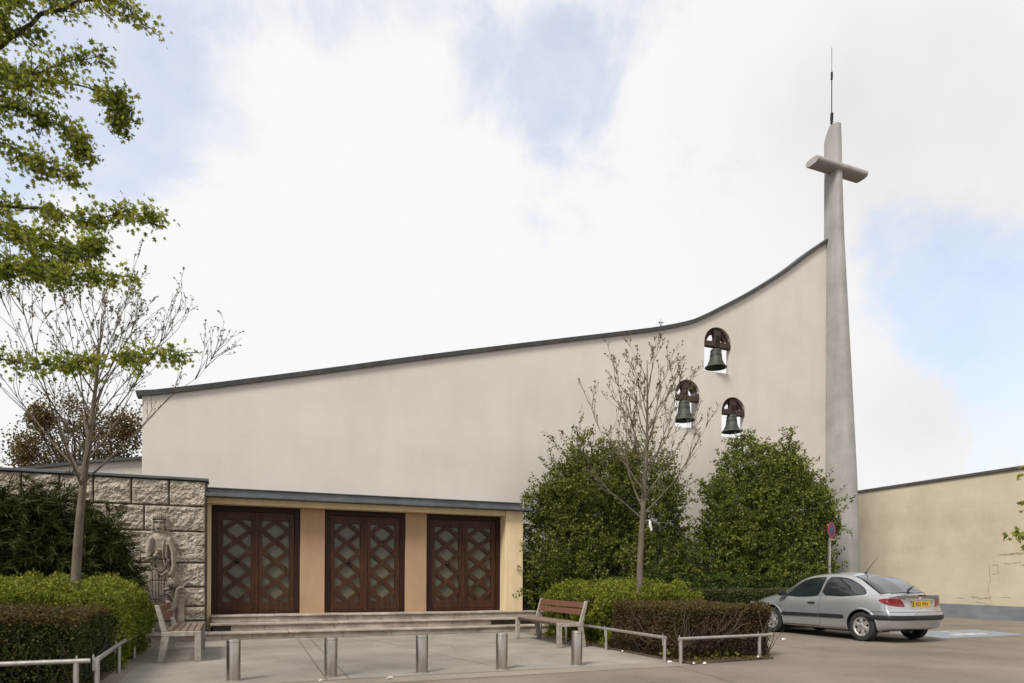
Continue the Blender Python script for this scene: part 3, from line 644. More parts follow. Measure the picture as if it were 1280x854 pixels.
for i in range(gx - 1):
    for j in range(gz - 1):
        if cell[i, j]: m.f.append((idx[i, j], idx[i + 1, j], idx[i + 1, j + 1], idx[i, j + 1])); m.m.append(0)
ro = m.build('relief_tmp', M['relief'], None, smooth=True, fix=False)
bm = bmesh.new(); bm.from_mesh(ro.data); bmesh.ops.delete(bm, geom=[v for v in bm.verts if not v.link_faces], context='VERTS'); bm.to_mesh(ro.data); bm.free()
ro.name = 'relief_sculpture'; ro.location = FW(-.9, .62, .3); ro.rotation_euler = (0, 0, ANG)
tag(ro, 'carved stone relief of a standing crowned figure in a long robe on the rough wall', 'sculpture')
M['ground_crack'] = mat('tar_seam', [(.05, .042, .034), (.085, .07, .056)], 9, 5, 1)
def seam(pts, wd, z=.0075):
    m = MB(); r_ = random.Random(len(pts) * 7 + int(wd * 1e4)); F_ = []
    for (a, b), (c, d) in zip(pts[:-1], pts[1:]):
        n_ = max(2, int(math.hypot(c - a, d - b) / .12))
        for k in range(n_): F_.append((a + (c - a) * k / n_ + r_.uniform(-.02, .02), b + (d - b) * k / n_ + r_.uniform(-.02, .02)))
    F_.append(pts[-1]); P = []
    for i, p in enumerate(F_):
        q0 = F_[max(0, i - 1)]; q1 = F_[min(len(F_) - 1, i + 1)]; l = math.hypot(q1[0] - q0[0], q1[1] - q0[1]) or 1; nx, ny = -(q1[1] - q0[1]) / l, (q1[0] - q0[0]) / l; w_ = wd * r_.uniform(.2, 1.0)
        P.append([(p[0] + nx * w_, p[1] + ny * w_, z), (p[0] - nx * w_, p[1] - ny * w_, z)])
    m.grid(P); o = m.build('pavement_crack', M['ground_crack']); o.location = FW(0, 0, 0); o.rotation_euler = (0, 0, ANG); structure(o)
seam([(6.5, -6.62), (6.2, -8.3), (6.4, -10)], .007); seam([(8.8, -6.3), (11.5, -6.9), (14.2, -6.4), (17.5, -6.8), (22, -6.2)], .006); seam([(-.8, -6.8), (3.0, -6.72), (6.6, -6.66)], .006)
seam([(10.6, -2.2), (11.0, -4.2), (10.4, -6.1)], .005); seam([(13.8, -6.6), (14.1, -7.9), (13.6, -9.5)], .005); seam([(3.6, -1.2), (4.3, -2.6), (4.0, -3.9)], .003); seam([(.3, -4.6), (1.2, -5.3)], .003)
# ------------------------------------------------------------------ hedges and shrubs
def hedge(name, label, cat, u0, u1, v0, v1, h, leaf, n, size, lump=.05, core=True, twigs=0, shoots=0, round_=0, open_base=.0, group=None, faces=('front', 'top', 'left', 'right'), top=None):
    t = thingF(name, label, cat, (u0 + u1) / 2, (v0 + v1) / 2, .0, group)
    W_, D_ = u1 - u0, v1 - v0
    area = dict(front=W_ * h, back=W_ * h, left=D_ * h, right=D_ * h, top=W_ * D_)
    tot = sum(area[f] for f in faces); P = []; Dn = []
    for f in faces:
        k = int(n * area[f] / tot); a = rng.random(k); b = rng.random(k); dep = rng.exponential(.035, k) - .02
        if f in ('front', 'back', 'left', 'right'): b = b ** (1 - .25 * open_base)
        if f == 'front': p = np.c_[(a - .5) * W_, -D_ / 2 + dep, b * h]; d = (0, -1, .3)
        elif f == 'back': p = np.c_[(a - .5) * W_, D_ / 2 - dep, b * h]; d = (0, 1, .3)
        elif f == 'left': p = np.c_[-W_ / 2 + dep, (a - .5) * D_, b * h]; d = (-1, 0, .3)
        elif f == 'right': p = np.c_[W_ / 2 - dep, (a - .5) * D_, b * h]; d = (1, 0, .3)
        else: p = np.c_[(a - .5) * W_, (b - .5) * D_, h - dep]; d = (0, 0, 1)
        P.append(p); Dn.append(np.tile(d, (k, 1)))
    P = np.vstack(P); Dn = np.vstack(Dn).astype(float)
    q = P * 3.1; l = np.sin(q[:, 0] * 1.3 + 2 * np.sin(q[:, 1] * .9 + u0)) * np.cos(q[:, 1] * 1.7 + q[:, 2] * 2.1) + .6 * np.sin(q[:, 0] * 3.7 + q[:, 2] * 3.3 + u1) * np.sin(q[:, 1] * 4.1)
    P += Dn * (l * lump)[:, None]
    if round_:
        ex = np.abs(P[:, 0]) / (W_ / 2); ey = np.abs(P[:, 1]) / (D_ / 2); e = np.maximum(ex, ey); P[:, 2] -= round_ * np.clip(e - .6, 0, 1) ** 2 * 4 * (P[:, 2] / h)
    P += rng.normal(size=P.shape) * .014; P[:, 2] = np.maximum(P[:, 2], .03)
    D = Dn * .8 + rng.normal(size=P.shape) * .8 + np.array([0, 0, .3])
    if top is not None:
        sel = (P[:, 2] > h - .09) & (rng.random(len(P)) < .85)
        leaf_mesh('top_growth', P[sel], D[sel], size * rng.uniform(.6, 1.3, int(sel.sum())), top, t); P, D = P[~sel], D[~sel]
    leaf_mesh('foliage', P, D, size * rng.uniform(.6, 1.3, len(P)), leaf, t)
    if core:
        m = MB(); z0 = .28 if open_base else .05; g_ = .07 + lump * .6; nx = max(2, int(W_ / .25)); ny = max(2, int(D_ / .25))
        g_ += .03; m.box(-W_ / 2 + g_, W_ / 2 - g_, -D_ / 2 + g_, D_ / 2 - g_, z0, h - g_ - round_ * 1.2); m.build('dark_core', M['hedge_core'], t)  # near-black box stands for the shaded inside and blocks see-through
    if twigs:
        m = MB()
        for i in range(twigs):
            s_ = rng.random(); 
            x_ = rng.uniform(-W_ / 2, W_ / 2) if s_ < .65 else (W_ / 2 - .03) * (1 if rng.random() < .6 else -1); y_ = (-D_ / 2 + rng.uniform(.0, .12)) if s_ < .65 else rng.uniform(-D_ / 2, D_ / 2)
            m.tube(curve_pts((x_, y_, rng.uniform(0, .25)), (rng.normal() * .35, rng.normal() * .2, 1), rng.uniform(.3, h), 5, jit=.22), [.008, .007, .006, .004, .003, .002], 4, cap=False)
        m.build('stems', M['twig'], t)
    if shoots:
        P = []; D = []
        for i in range(shoots):
            p = (rng.uniform(-W_ / 2, W_ / 2) * .96, rng.uniform(-D_ / 2, D_ / 2) * .96, h - .12); c = curve_pts(p, (rng.normal() * .3, rng.normal() * .3, 1), rng.uniform(.12, .30), 4)
            for k in range(12): j = rng.integers(1, 5); P.append(c[j] + rng.normal(size=3) * .012); D.append(rng.normal(size=3) * .8 + np.array([0, 0, .6]))
        leaf_mesh('new_shoots', P, D, size * rng.uniform(.8, 1.5, len(P)), leaf, t)
    return t
def mound(name, label, cat, u, v, blobs, leaf, n, size, stems=True, group=None, droop=False, sprays=None):
    """leafy shrub: blobs = [(dx, dy, z, rx, ry, rz)] filled with sprays on twigs"""
    t = thingF(name, label, cat, u, v, 0, group)
    vol = np.array([b[3] * b[4] * b[5] for b in blobs]) ** .8; pr = vol / vol.sum(); P = []; D = []; m = MB()
    for i in range(n):
        b = blobs[rng.choice(len(blobs), p=pr)]; c = np.array(b[:3]); r = np.array(b[3:])
        d = unit(rng.normal(size=3)); rad = (rng.uniform(.35, 1.02) ** .6 + (rng.random() < .32) * rng.uniform(0, .36)) * (1 + .10 * math.sin(d[0] * 7 + b[0] * 9) + .10 * math.sin(d[2] * 9 + b[1] * 5))
        e = c + d * r * rad
        if e[2] < .05: continue
        g_ = unit(d * [1, 1, .5] + [0, 0, .35 if not droop else -.1] + rng.normal(size=3) * .35); ln = rng.uniform(.18, .42) if not droop else rng.uniform(.2, .5)
        cp_ = curve_pts(e - g_ * ln * .6, g_, ln, 4, bend=(0, 0, .3 if not droop else -.7), jit=.12)
        if i % 3 == 0 and not droop: m.tube([cp_[0] - g_ * .25] + cp_, [.006, .005, .004, .004, .003, .002], 3, cap=False)
        k = rng.integers(18, 32) if not droop else 34
        tt = rng.random(k) * 4; j = np.minimum(tt.astype(int), 3); cpa = np.array(cp_); pp = cpa[j] + (cpa[j + 1] - cpa[j]) * (tt - j)[:, None] + rng.normal(size=(k, 3)) * (.03 if not droop else .022)
        dd_ = g_ * .7 + rng.normal(size=(k, 3)) * (.7 if not droop else .4) + np.array([0, 0, -.12])
        P.append(pp); D.append(dd_)
    P = np.vstack(P); D = np.vstack(D); leaf_mesh('foliage', P, D, size * rng.uniform(.45, 1.6, len(P)), leaf, t, 'needle' if droop else 'oval')
    if stems:
        for i in range(9):
            b = blobs[i % len(blobs)]; e = np.array([b[0], b[1], b[2] + b[5] * .3]); p = np.array([rng.normal() * .25, rng.normal() * .2, -.05]); q = (p + e) / 2 + rng.normal(size=3) * .15
            q[2] = max(q[2], .5)
            m.tube([p, (p * .6 + q * .4) + [0, 0, .1], q, (q + e) / 2 + rng.normal(size=3) * .1, e], [.05, .042, .034, .024, .01], 6)
            for k in range(6):
                s_ = (q + e) / 2; m.tube(curve_pts(s_, rng.normal(size=3) + [0, 0, .5], rng.uniform(.5, 1.2), 5), [.016, .013, .01, .007, .005, .003], 4, cap=False)
    if m.v: m.build('stems', M['bark_dark'], t)
    return t
HG = 'clipped brown box hedges along the rails'
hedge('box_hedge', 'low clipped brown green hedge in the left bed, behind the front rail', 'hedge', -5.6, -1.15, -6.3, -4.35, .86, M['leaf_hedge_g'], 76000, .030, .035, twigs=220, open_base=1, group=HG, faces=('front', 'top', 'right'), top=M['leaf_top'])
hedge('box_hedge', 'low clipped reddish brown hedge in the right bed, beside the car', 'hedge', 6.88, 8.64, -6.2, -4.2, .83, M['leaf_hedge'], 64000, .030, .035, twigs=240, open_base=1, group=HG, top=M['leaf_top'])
LG = 'bright lime green shrubs behind the brown hedges'
hedge('lime_shrub', 'bright lime green low shrub behind the left brown hedge, below the dark juniper', 'shrub', -6.2, -1.02, -4.35, -.9, 1.10, M['leaf_lime'], 80000, .037, .16, shoots=420, round_=.10, group=LG, faces=('front', 'top', 'right', 'back'))
hedge('lime_shrub', 'bright lime green low shrub beside the right bench, around the foot of the bare tree', 'shrub', 6.98, 8.75, -4.3, -1.1, 1.10, M['leaf_lime'], 44000, .037, .13, shoots=200, round_=.14, group=LG)
hedge('clipped_hedge', 'long dark clipped hedge below the two big green shrubs', 'hedge', 8.9, 19.0, -1.15, -.45, 1.0, M['leaf_hedge_g'], 36000, .035, .03, group='hedges by the wall', faces=('front', 'top', 'left', 'right'))
hedge('clipped_hedge', 'short dark hedge between the porch end wall and the right bench', 'hedge', 7.95, 8.85, -.6, 1.8, 1.15, M['leaf_dark'], 16000, .05, .05, group='hedges by the wall')
hedge('low_plants', 'loose yellow green low plants above the long dark hedge', 'plants', 9.4, 18.6, -.4, .5, 1.26, M['leaf_under'], 26000, .06, .10, shoots=160, round_=.1, faces=('front', 'top', 'left', 'right'))
mound('large_shrub', 'large round dark green shrub behind the bare tree, left of its neighbour', 'shrub', 9.95, 1.05,
      [(-1.3, 0, 2.2, 1.25, 1.0, 1.25), (-.2, .2, 3.5, 1.5, 1.1, 1.65), (1.0, 0, 3.4, 1.3, 1.1, 1.6), (-1.2, 0, 3.3, 1.0, .9, 1.2), (-.6, -.5, 1.3, 1.9, .9, 1.1), (1.2, -.4, 1.5, 1.5, .9, 1.2), (-2.0, .1, 3.0, .55, .5, .35), (-.7, .1, 4.15, .5, .5, .45), (.5, .1, 4.1, .6, .5, .5), (1.7, .1, 3.6, .55, .5, .5), (-2.1, 0, 1.3, .7, .7, .9), (-2.25, 0, 3.45, .35, .3, .15), (2.1, 0, 2.2, .5, .6, 1.2), (-1.4, 0, 3.6, .6, .5, .35)],
      M['leaf_shrub'], 5200, .047, group='large shrubs against the wall')
mound('large_shrub', 'tall pointed fresh green shrub between the bare tree and the road sign', 'shrub', 15.35, 1.0,
      [(0, 0, 2.2, 2.1, 1.1, 1.4), (-.9, 0, 3.2, 1.4, 1.0, 1.4), (.9, 0, 3.4, 1.5, 1.0, 1.3), (-.7, 0, 4.4, 1.0, .8, .95), (.6, 0, 4.3, .95, .8, .8), (-.95, .1, 5.35, .35, .35, .45), (.65, .1, 4.7, .6, .6, .6), (.95, .1, 5.5, .28, .28, .55), (1.6, 0, 4.0, .7, .6, .4), (1.9, 0, 2.8, .6, .6, 1.0), (-1.8, 0, 2.2, .8, .7, 1.3), (0, -.4, 1.2, 2.3, .9, .9), (-1.9, 0, 3.9, .5, .4, .3), (2.0, -.3, 1.9, .35, .4, .5), (2.25, -.1, 2.9, .4, .5, .7), (.05, .1, 5.1, .35, .4, .3)],
      M['leaf_shrub_b'], 5200, .050, group='large shrubs against the wall')
mound('juniper', 'big dark drooping evergreen bush against the rough stone wall', 'bush', -2.9, -.75,
      [(-.2, 0, 1.5, 1.3, .9, 1.25), (-.75, .1, 2.35, .9, .7, .5), (.6, 0, 1.3, 1.1, .85, 1.0), (1.15, 0, 2.0, .5, .55, .45), (.3, .1, 2.3, .75, .6, .5), (-1.5, 0, 1.0, 1.3, .8, 1.0), (-2.6, 0, .8, 1.2, .7, .8), (1.3, -.1, 1.1, .55, .6, .8), (-3.8, 0, .7, 1.2, .7, .7), (-1.6, 0, 1.7, .7, .6, .5)],
      M['leaf_dark'], 3800, .15, droop=True)

# ------------------------------------------------------------------ bare young trees
def bare_tree(name, label, u, v, top, fork, lean, spread, seed, group, azs=None):
    global rng
    keep_rng = rng; rng = np.random.default_rng(seed)
    t = thingF(name, label, 'tree', u, v, 0, group)
    base = np.array([0, 0, -.05]); m = MB(); tw_ = MB(); P = []; D = []
    nst = 14; tr = []
    for i in range(nst + 1):
        k = i / nst; tr.append(np.array([lean * k + .03 * math.sin(k * 7 + seed), .03 * math.sin(k * 5), base[2] + (top + .05) * k]))
    rad = [max(.008, .075 * (1 - k / nst) ** .75 + (.03 if k == 0 else 0)) * 1.05 for k in range(nst + 1)]
    m.tube(tr, rad, 12); m.build('trunk', M['bark'], t, smooth=True)
    def at(z):
        k = np.clip((z - base[2]) / (top + .05), 0, 1) * nst; i = min(int(k), nst - 1); return tr[i] + (tr[i + 1] - tr[i]) * (k - i)
    def twig(p, d, ln, r, lvl):
        n_ = 5 if lvl < 2 else 4
        c = curve_pts(p, d, ln, n_, bend=(0, 0, .45 if lvl == 0 else .22), jit=.085 if lvl == 0 else .13)
        (m_l if lvl == 0 else tw_).tube(c, [max(.0028, r * (1 - i / n_) ** 1.3) for i in range(n_ + 1)], 6 if lvl == 0 else 4 if lvl < 2 else 3, cap=False)
        if lvl < 3:
            for q in range({0: int(2 + ln * 3.6), 1: 3, 2: 2}[lvl]):
                k = rng.uniform(.22, 1) * n_; i = min(int(k), n_ - 1); pp = c[i] + (c[i + 1] - c[i]) * (k - i); dd_ = unit(c[i + 1] - c[i])
                nd = unit(dd_ * .95 + unit(rng.normal(size=3)) * .50 + [0, 0, .12]); twig(pp, nd, ln * rng.uniform(.22, .42) * (1.05 - .35 * k / n_), max(.004, r * .42), lvl + 1)
        if lvl >= 1:
            for q in range(1 if lvl < 3 else 1 + (rng.random() < .5)):
                j = rng.integers(1, n_ + 1) if q else n_
                for _ in range(rng.integers(1, 3)): P.append(c[j]); D.append(unit(c[n_] - c[n_ - 1]) + rng.normal(size=3) * .7)
    m_l = MB(); nl = 22
    for i in range(nl):
        k = i / (nl - 1); z_ = fork + (top - fork) * (k ** 1.1) * .86; a = i * 2.399 + seed
        ln = spread * (1.30 - .80 * k) * rng.uniform(.85, 1.12); up = 1.0 + 1.0 * k
        twig(at(z_), unit(np.array([math.cos(a), math.sin(a) * .9, up])), ln * 1.35, .020 * (1 - .5 * k), 0)
    m_l.build('limbs', M['bark'], t, smooth=True); tw_.build('twigs', M['twig'], t)
    leaf_mesh('buds', P, D, rng.uniform(.016, .036, len(P)), M['bud'], t)
    rng = keep_rng; return t
BT = 'young bare trees in the two beds'
bare_tree('bare_tree', 'slender nearly leafless young tree in the right bed, in front of the left bell', 7.63, -3.95, 5.45, 2.42, .12, 1.38, 3, BT)
bare_tree('bare_tree', 'slender nearly leafless young tree in the left bed, beside the rough stone wall', -1.70, -3.70, 5.05, 2.45, .38, 1.62, 8, BT)
# scrap of paper caught on the right tree
q = pixdir(811, 658) * 12.9; pu, pv = toF(q.x, q.y)
m = MB(); m.add([(0, 0, 0), (.05, .012, -.09), (.085, .0, -.07), (.035, -.01, .10), (.01, .015, .13)], [(0, 1, 2, 3), (0, 3, 4)]); o = m.build('paper_scrap', M['white_paper']); o.location = (q.x, q.y, q.z + CAM_H); o.rotation_euler = (0, 0, ANG)
md = o.modifiers.new('s', 'SOLIDIFY'); md.thickness = .002
tag(o, 'torn white paper scrap caught on the trunk of the right bare tree', 'paper')

# ------------------------------------------------------------------ leafy trees: the one whose boughs hang in at the left, the bronze one far behind, a sprig at right
def W3(px, py, Z): q = pixdir(px, py) * Z; return np.array([q.x, q.y, q.z + CAM_H])
def bough_tree(name, label, base, trunk_top, boughs, leaf, size, nleaf, seed, bark='bark_dark'):
    global rng
    keep_rng = rng; rng = np.random.default_rng(seed)
    t = thing(name, label, 'tree', base); b0 = np.array(base, float)
    m = MB(); tp = np.array(trunk_top) - b0; m.tube([(0, 0, -.1), (.05, .03, tp[2] * .3), tp * .6, tp], [.2, .17, .14, .06], 14); m.build('trunk', M[bark], t, smooth=True)
    m = MB(); P = []; D = []
    for pts, r0, dens, wd in boughs:
        c = [W3(*p) - b0 for p in pts]
        root = np.array([tp[0] * .9, tp[1] * .9, min(max(c[0][2] - .9, 1.5), tp[2])]); c = [root] + c
        # resample with a spline feel
        cc = []
        for i in range(len(c) - 1):
            for k in range(4): cc.append(c[i] + (c[i + 1] - c[i]) * k / 4 + rng.normal(size=3) * .012)
        cc.append(c[-1]); nn = len(cc); m.tube(cc, [max(.004, r0 * (1 - i / nn)) for i in range(nn)], 7, cap=False)
        arr = np.array(cc)
        for q in range(int(dens * .95)):
            k = rng.uniform(.22, 1) * (nn - 1); i = min(int(k), nn - 2); p = arr[i] + (arr[i + 1] - arr[i]) * (k - i); d = unit(arr[i + 1] - arr[i])
            tip = k / nn; nd = unit(d * .9 + unit(rng.normal(size=3)) * [1, 1, .55] * .9 + [0, 0, -.10]); ln = wd * rng.uniform(.5, 1.2) * (1.1 - .75 * tip)
            s_ = curve_pts(p, nd, ln, 4, bend=(0, 0, rng.uniform(-.5, .2)), jit=.22); m.tube(s_, [.007, .006, .005, .004, .003], 4, cap=False); sa = np.array(s_)
            kk = int(nleaf * (.5 + ln)); tt = rng.random(kk) * 4; j = np.minimum(tt.astype(int), 3)
            P.append(sa[j] + (sa[j + 1] - sa[j]) * (tt - j)[:, None] + rng.normal(size=(kk, 3)) * .048); D.append(nd * .6 + rng.normal(size=(kk, 3)) * .7 + [0, 0, -.35])
    m.build('branches', M[bark], t, smooth=True)
    P = np.vstack(P); leaf_mesh('foliage', P, np.vstack(D), size * rng.uniform(.55, 1.25, len(P)), leaf, t, 'star'); rng = keep_rng; return t
BB = [([(-150, 120, 6.6), (0, 58, 6.4), (50, 20, 6.3), (110, 0, 6.2), (150, -10, 6.1), (187, 42, 6.1)], .035, 32, .38),
      ([(-150, 60, 6.8), (-20, 10, 6.6), (60, -10, 6.5), (120, -20, 6.4)], .03, 30, .40),
      ([(-120, 140, 6.0), (0, 100, 6.1), (45, 92, 6.0), (85, 78, 5.9), (130, 68, 5.9)], .02, 26, .30),
      ([(-120, 170, 6.6), (0, 90, 6.4), (40, 96, 6.4), (100, 108, 6.3), (150, 120, 6.2), (152, 156, 6.2)], .022, 44, .30),
      ([(-120, 190, 6.3), (0, 130, 6.4), (50, 145, 6.4), (100, 172, 6.3), (105, 190, 6.3)], .022, 46, .32),
      ([(-120, 210, 6.3), (0, 180, 6.3), (45, 200, 6.2), (88, 222, 6.2)], .018, 34, .26),
      ([(-120, 250, 6.3), (0, 258, 6.4), (60, 262, 6.4), (110, 280, 6.3), (160, 262, 6.2), (212, 278, 6.1)], .022, 44, .26),
      ([(-120, 270, 6.1), (0, 285, 6.3), (50, 300, 6.2), (100, 318, 6.1), (115, 305, 6.1)], .022, 50, .36),
      ([(-120, 310, 5.9), (-20, 330, 6.0), (50, 340, 6.0), (110, 346, 6.0), (165, 348, 6.0)], .02, 46, .22),
      ([(-120, 300, 6.5), (-40, 320, 6.6), (20, 330, 6.5), (70, 335, 6.4)], .02, 34, .3),
      ([(-120, 420, 5.6), (-20, 446, 5.6), (60, 456, 5.6), (130, 450, 5.6), (200, 443, 5.6), (248, 441, 5.6)], .013, 40, .13),
      ([(-150, 20, 6.8), (-60, 60, 6.5), (0, 30, 6.3), (30, -5, 6.2)], .02, 26, .36)]
bough_tree('oak_tree', 'leafy tree whose green yellow boughs hang into view at the upper left', (-6.9, 5.4, 0), (-6.7, 5.6, 7.8), BB, M['leaf_oak'], .047, 52, 21)
BR = [([(1420, 600, 9), (1330, 585, 9), (1295, 590, 9), (1277, 594, 9)], .012, 6, .10), ([(1420, 640, 9), (1330, 628, 9), (1292, 630, 9), (1274, 630, 9)], .012, 6, .10), ([(1420, 690, 9), (1330, 676, 9), (1290, 672, 9), (1273, 672, 9)], .02, 6, .12), ([(1440, 560, 9), (1360, 500, 9.2), (1340, 430, 9.2)], .03, 16, .4), ([(1460, 520, 9), (1440, 380, 9), (1400, 300, 9)], .03, 16, .4)]
bough_tree('maple_tree', 'green leafy twig tips reaching in at the right edge before the yellow wall', (9.3, 9.1, 0), (9.2, 9.0, 5.2), BR, M['leaf_oak'], .085, 20, 5)
t = thing('bronze_tree', 'round brown leaved tree standing behind the left end of the church wall', 'tree', tuple(W3(98, 700, 30)[:2]) + (0,))
m = MB(); m.tube([(0, 0, -.1), (.05, 0, 2.5), (0, .1, 5)], [.16, .12, .07], 10); P = []; D = []
keep_rng = rng; rng = np.random.default_rng(4)
BL = [(-1.9, 0, 6.0, 1.2, 1.3, 1.2), (-.2, 0, 7.3, 1.6, 1.4, 1.3), (1.3, 0, 6.5, 1.4, 1.3, 1.3), (.2, .3, 5.6, 2.2, 1.6, .9), (-1.7, 0, 7.3, .5, .5, .5), (2.2, 0, 6.8, .8, .8, .9), (-2.3, 0, 5.6, .8, .8, .8)]
for i in range(620):
    b = BL[rng.integers(len(BL))]; e = np.array(b[:3]) + [0, 0, .95] + unit(rng.normal(size=3)) * np.array(b[3:]) * rng.uniform(.3, 1.05)
    if i % 6 == 0: m.tube([(rng.normal() * .05, 0, 3.3 + rng.uniform(-.8, 1)), np.array([0, 0, 4.6]) * .45 + e * .55 + rng.normal(size=3) * .2, e], [.04, .022, .008], 4, cap=False)
    k = 22; P.append(e + rng.normal(size=(k, 3)) * .17); D.append(rng.normal(size=(k, 3)))
P = np.vstack(P); leaf_mesh('foliage', P, np.vstack(D), rng.uniform(.06, .13, len(P)), M['leaf_brown'], t); m.build('branches', M['bark_dark'], t); rng = keep_rng

# ------------------------------------------------------------------ bollards
BG = 'stainless steel bollards across the forecourt'
bl = ['leftmost of the five steel bollards', 'second steel bollard from the left', 'middle one of the five steel bollards', 'steel bollard between the middle one and the one before the right bench', 'rightmost steel bollard, in front of the right bench and its hedge']
b0 = thingF('bollard', bl[0], 'bollard', 0, 0, 0, BG)
m = MB(); m.lathe([(.082, 0), (.082, .500), (.080, .505), (.074, .507), (.073, .500), (.0, .500)], 40); m.build('post', M['steel'], b0, smooth='auto')
m = MB(); m.lathe([(.083, .475), (.0835, .476), (.0835, .478), (.083, .479)], 40); m.build('groove_ring', M['iron'], b0)
m = MB(); m.lathe([(.082, .001), (.10, .001), (.10, .008), (.082, .010)], 40); m.build('base_ring', M['galv'], b0)
for i, (u_, v_) in enumerate([(.45, -5.85), (1.62, -5.92), (2.82, -5.97), (3.96, -6.04), (5.16, -6.03)]):
    o = b0
    if i:
        o = b0.copy(); C.collection.objects.link(o)
        for ch in b0.children: c_ = ch.copy(); C.collection.objects.link(c_); c_.parent = o
        o['label'] = bl[i]
    o.location = FW(u_, v_, .004); o.rotation_euler[2] = i * 1.3

# ------------------------------------------------------------------ low rails
RG = 'low steel tube rails round the beds'
def rail(label, a, b, posts, h=.385, ext=0):
    a = np.array(a, float); b = np.array(b, float); t = thingF('low_rail', label, 'rail', a[0], a[1], 0, RG); d = unit(b - a)
    m = MB(); p = np.array([0, 0]); q = b - a; m.tube([(0, 0, h), (q[0], q[1], h)], .027, 14); m.build('rail_tube', M['galv'], t, smooth='auto')
    for k in posts:
        m = MB(); x_, y_ = q * k; m.tube([(x_, y_, -.02), (x_, y_, h - .005)], .027, 12); 
        nx, ny = -d[1] * .034, d[0] * .034
        m.tube([(x_ + nx, y_ + ny, h - .12), (x_ + nx, y_ + ny, h + .055)], .010, 8); m.build('post', M['galv'], t, smooth='auto')
rail('front rail of the left bed, running out of the picture', (-9.6, -6.78), (-.98, -6.50), (.12, .36, .6, .8, .985))
rail('side rail of the left bed, running back towards the left bench', (-.93, -6.44), (-1.0, .35), (.004, .26, .52, .78, .99))
rail('front rail of the right bed, in front of the reddish brown hedge', (6.66, -6.47), (8.60, -6.32), (.02, .86))
rail('side rail of the right bed, running back towards the right bench', (6.60, -6.22), (6.80, -1.2), (.005, .38, .72, .99))

# ------------------------------------------------------------------ benches
def bench(label, u, v, rz):
    t = thingF('park_bench', label, 'bench', u, v, .004, 'park benches facing each other', rz)
    for s in (-1, 1):
        m = MB(); y0_, y1_ = s * .98 - .035, s * .98 + .035
        m.prism([(.20, 0), (.29, 0), (.29, .46), (.20, .46)], 'y', y0_, y1_)
        m.prism([(-.31, 0), (-.22, 0), (-.14, .385), (-.245, .385)], 'y', y0_ + .001, y1_ - .001)
        m.prism([(-.25, .386), (.199, .386), (.199, .46), (-.25, .46)], 'y', y0_, y1_)
        m.prism([(-.25, .461), (-.17, .461), (-.285, .86), (-.345, .86)], 'y', y0_ + .012, y1_ - .012); m.build('end_frame', M['bench_frame'], t, bevel=.008)
    m = MB()
    for k in range(5): x0_ = -.185 + k * .094; m.box(x0_, x0_ + .080, -.935, .935, .445, .478)
    m.build('seat', M['bench_grey'], t, bevel=.006)
    m = MB()
    for k, z_ in enumerate((.60, .73)):
        xx = -.205 - (z_ - .46) * .27; m.add([(xx + .028, y_, z_ - .0) for y_ in (-.95, .95)] + [(xx + .0, y_, z_ + .0) for y_ in (-.95, .95)] + [(xx - .002, y_, z_ + .105) for y_ in (-.95, .95)] + [(xx - .032, y_, z_ + .105) for y_ in (-.95, .95)],
            [(0, 1, 5, 4), (2, 6, 7, 3), (4, 5, 7, 6), (0, 2, 3, 1), (0, 4, 6, 2), (1, 3, 7, 5)])
    m.build('backrest', M['bench_red'], t, bevel=.005)
    m = MB(); m.box(-.13, -.10, -.93, .93, .395, .43); m.box(.12, .15, -.93, .93, .395, .43); m.build('seat_support', M['bench_frame'], t)
bench('wooden bench with grey frame on the left, beside the stone wall, seen from its end', -.28, -2.62, 0)
bench('wooden bench with red brown backrest on the right, against the lime green shrub', 6.28, -2.72, math.pi)

# ------------------------------------------------------------------ road sign
q = pixdir(1037, 722) * 19.4; su, sv_ = toF(q.x, q.y)
t = thing('no_parking_sign', 'round blue no parking sign with a red rim on a grey pole beside the pylon', 'road sign', (q.x, q.y, 0), ANG + R(18))
m = MB(); m.tube([(0, 0, -.1), (0, 0, 2.86)], .030, 12); m.build('pole', M['galv'], t, smooth='auto')
m = MB(); m.tube([(.20, .12, -.1), (.20, .12, 2.42)], .022, 12); m.tube([(.20, .12, 2.38), (.0, .0, 2.38)], .018, 8); m.build('stay_pole', M['galv'], t, smooth='auto')
zc = 2.69; 
def disc(r, y_, n=40, y2=None): m_ = MB(); m_.lathe([(0, y_), (r, y_), (r, y2 or y_ + .004), (0, y2 or y_ + .004)], n, axis='y', c=(0, 0, zc)); return m_
disc(.225, -.052, y2=-.040).build('disc', M['red'], t, smooth='auto')
disc(.180, -.0555).build('blue_field', M['blue'], t, smooth='auto')
m = MB(); m.bar((-.13, -.058, zc + .13), (.13, -.058, zc - .13), .003, .022, up=(1, 0, 1)); m.build('diagonal_bar', M['red'], t)
m = MB(); m.box(-.14, .26, -.040, -.030, 2.395, 2.455); m.build('bracket', M['galv'], t, bevel=.003); m = MB(); m.box(-.04, .04, -.039, .03, 2.64, 2.67); m.build('clamp', M['galv'], t, bevel=.003)
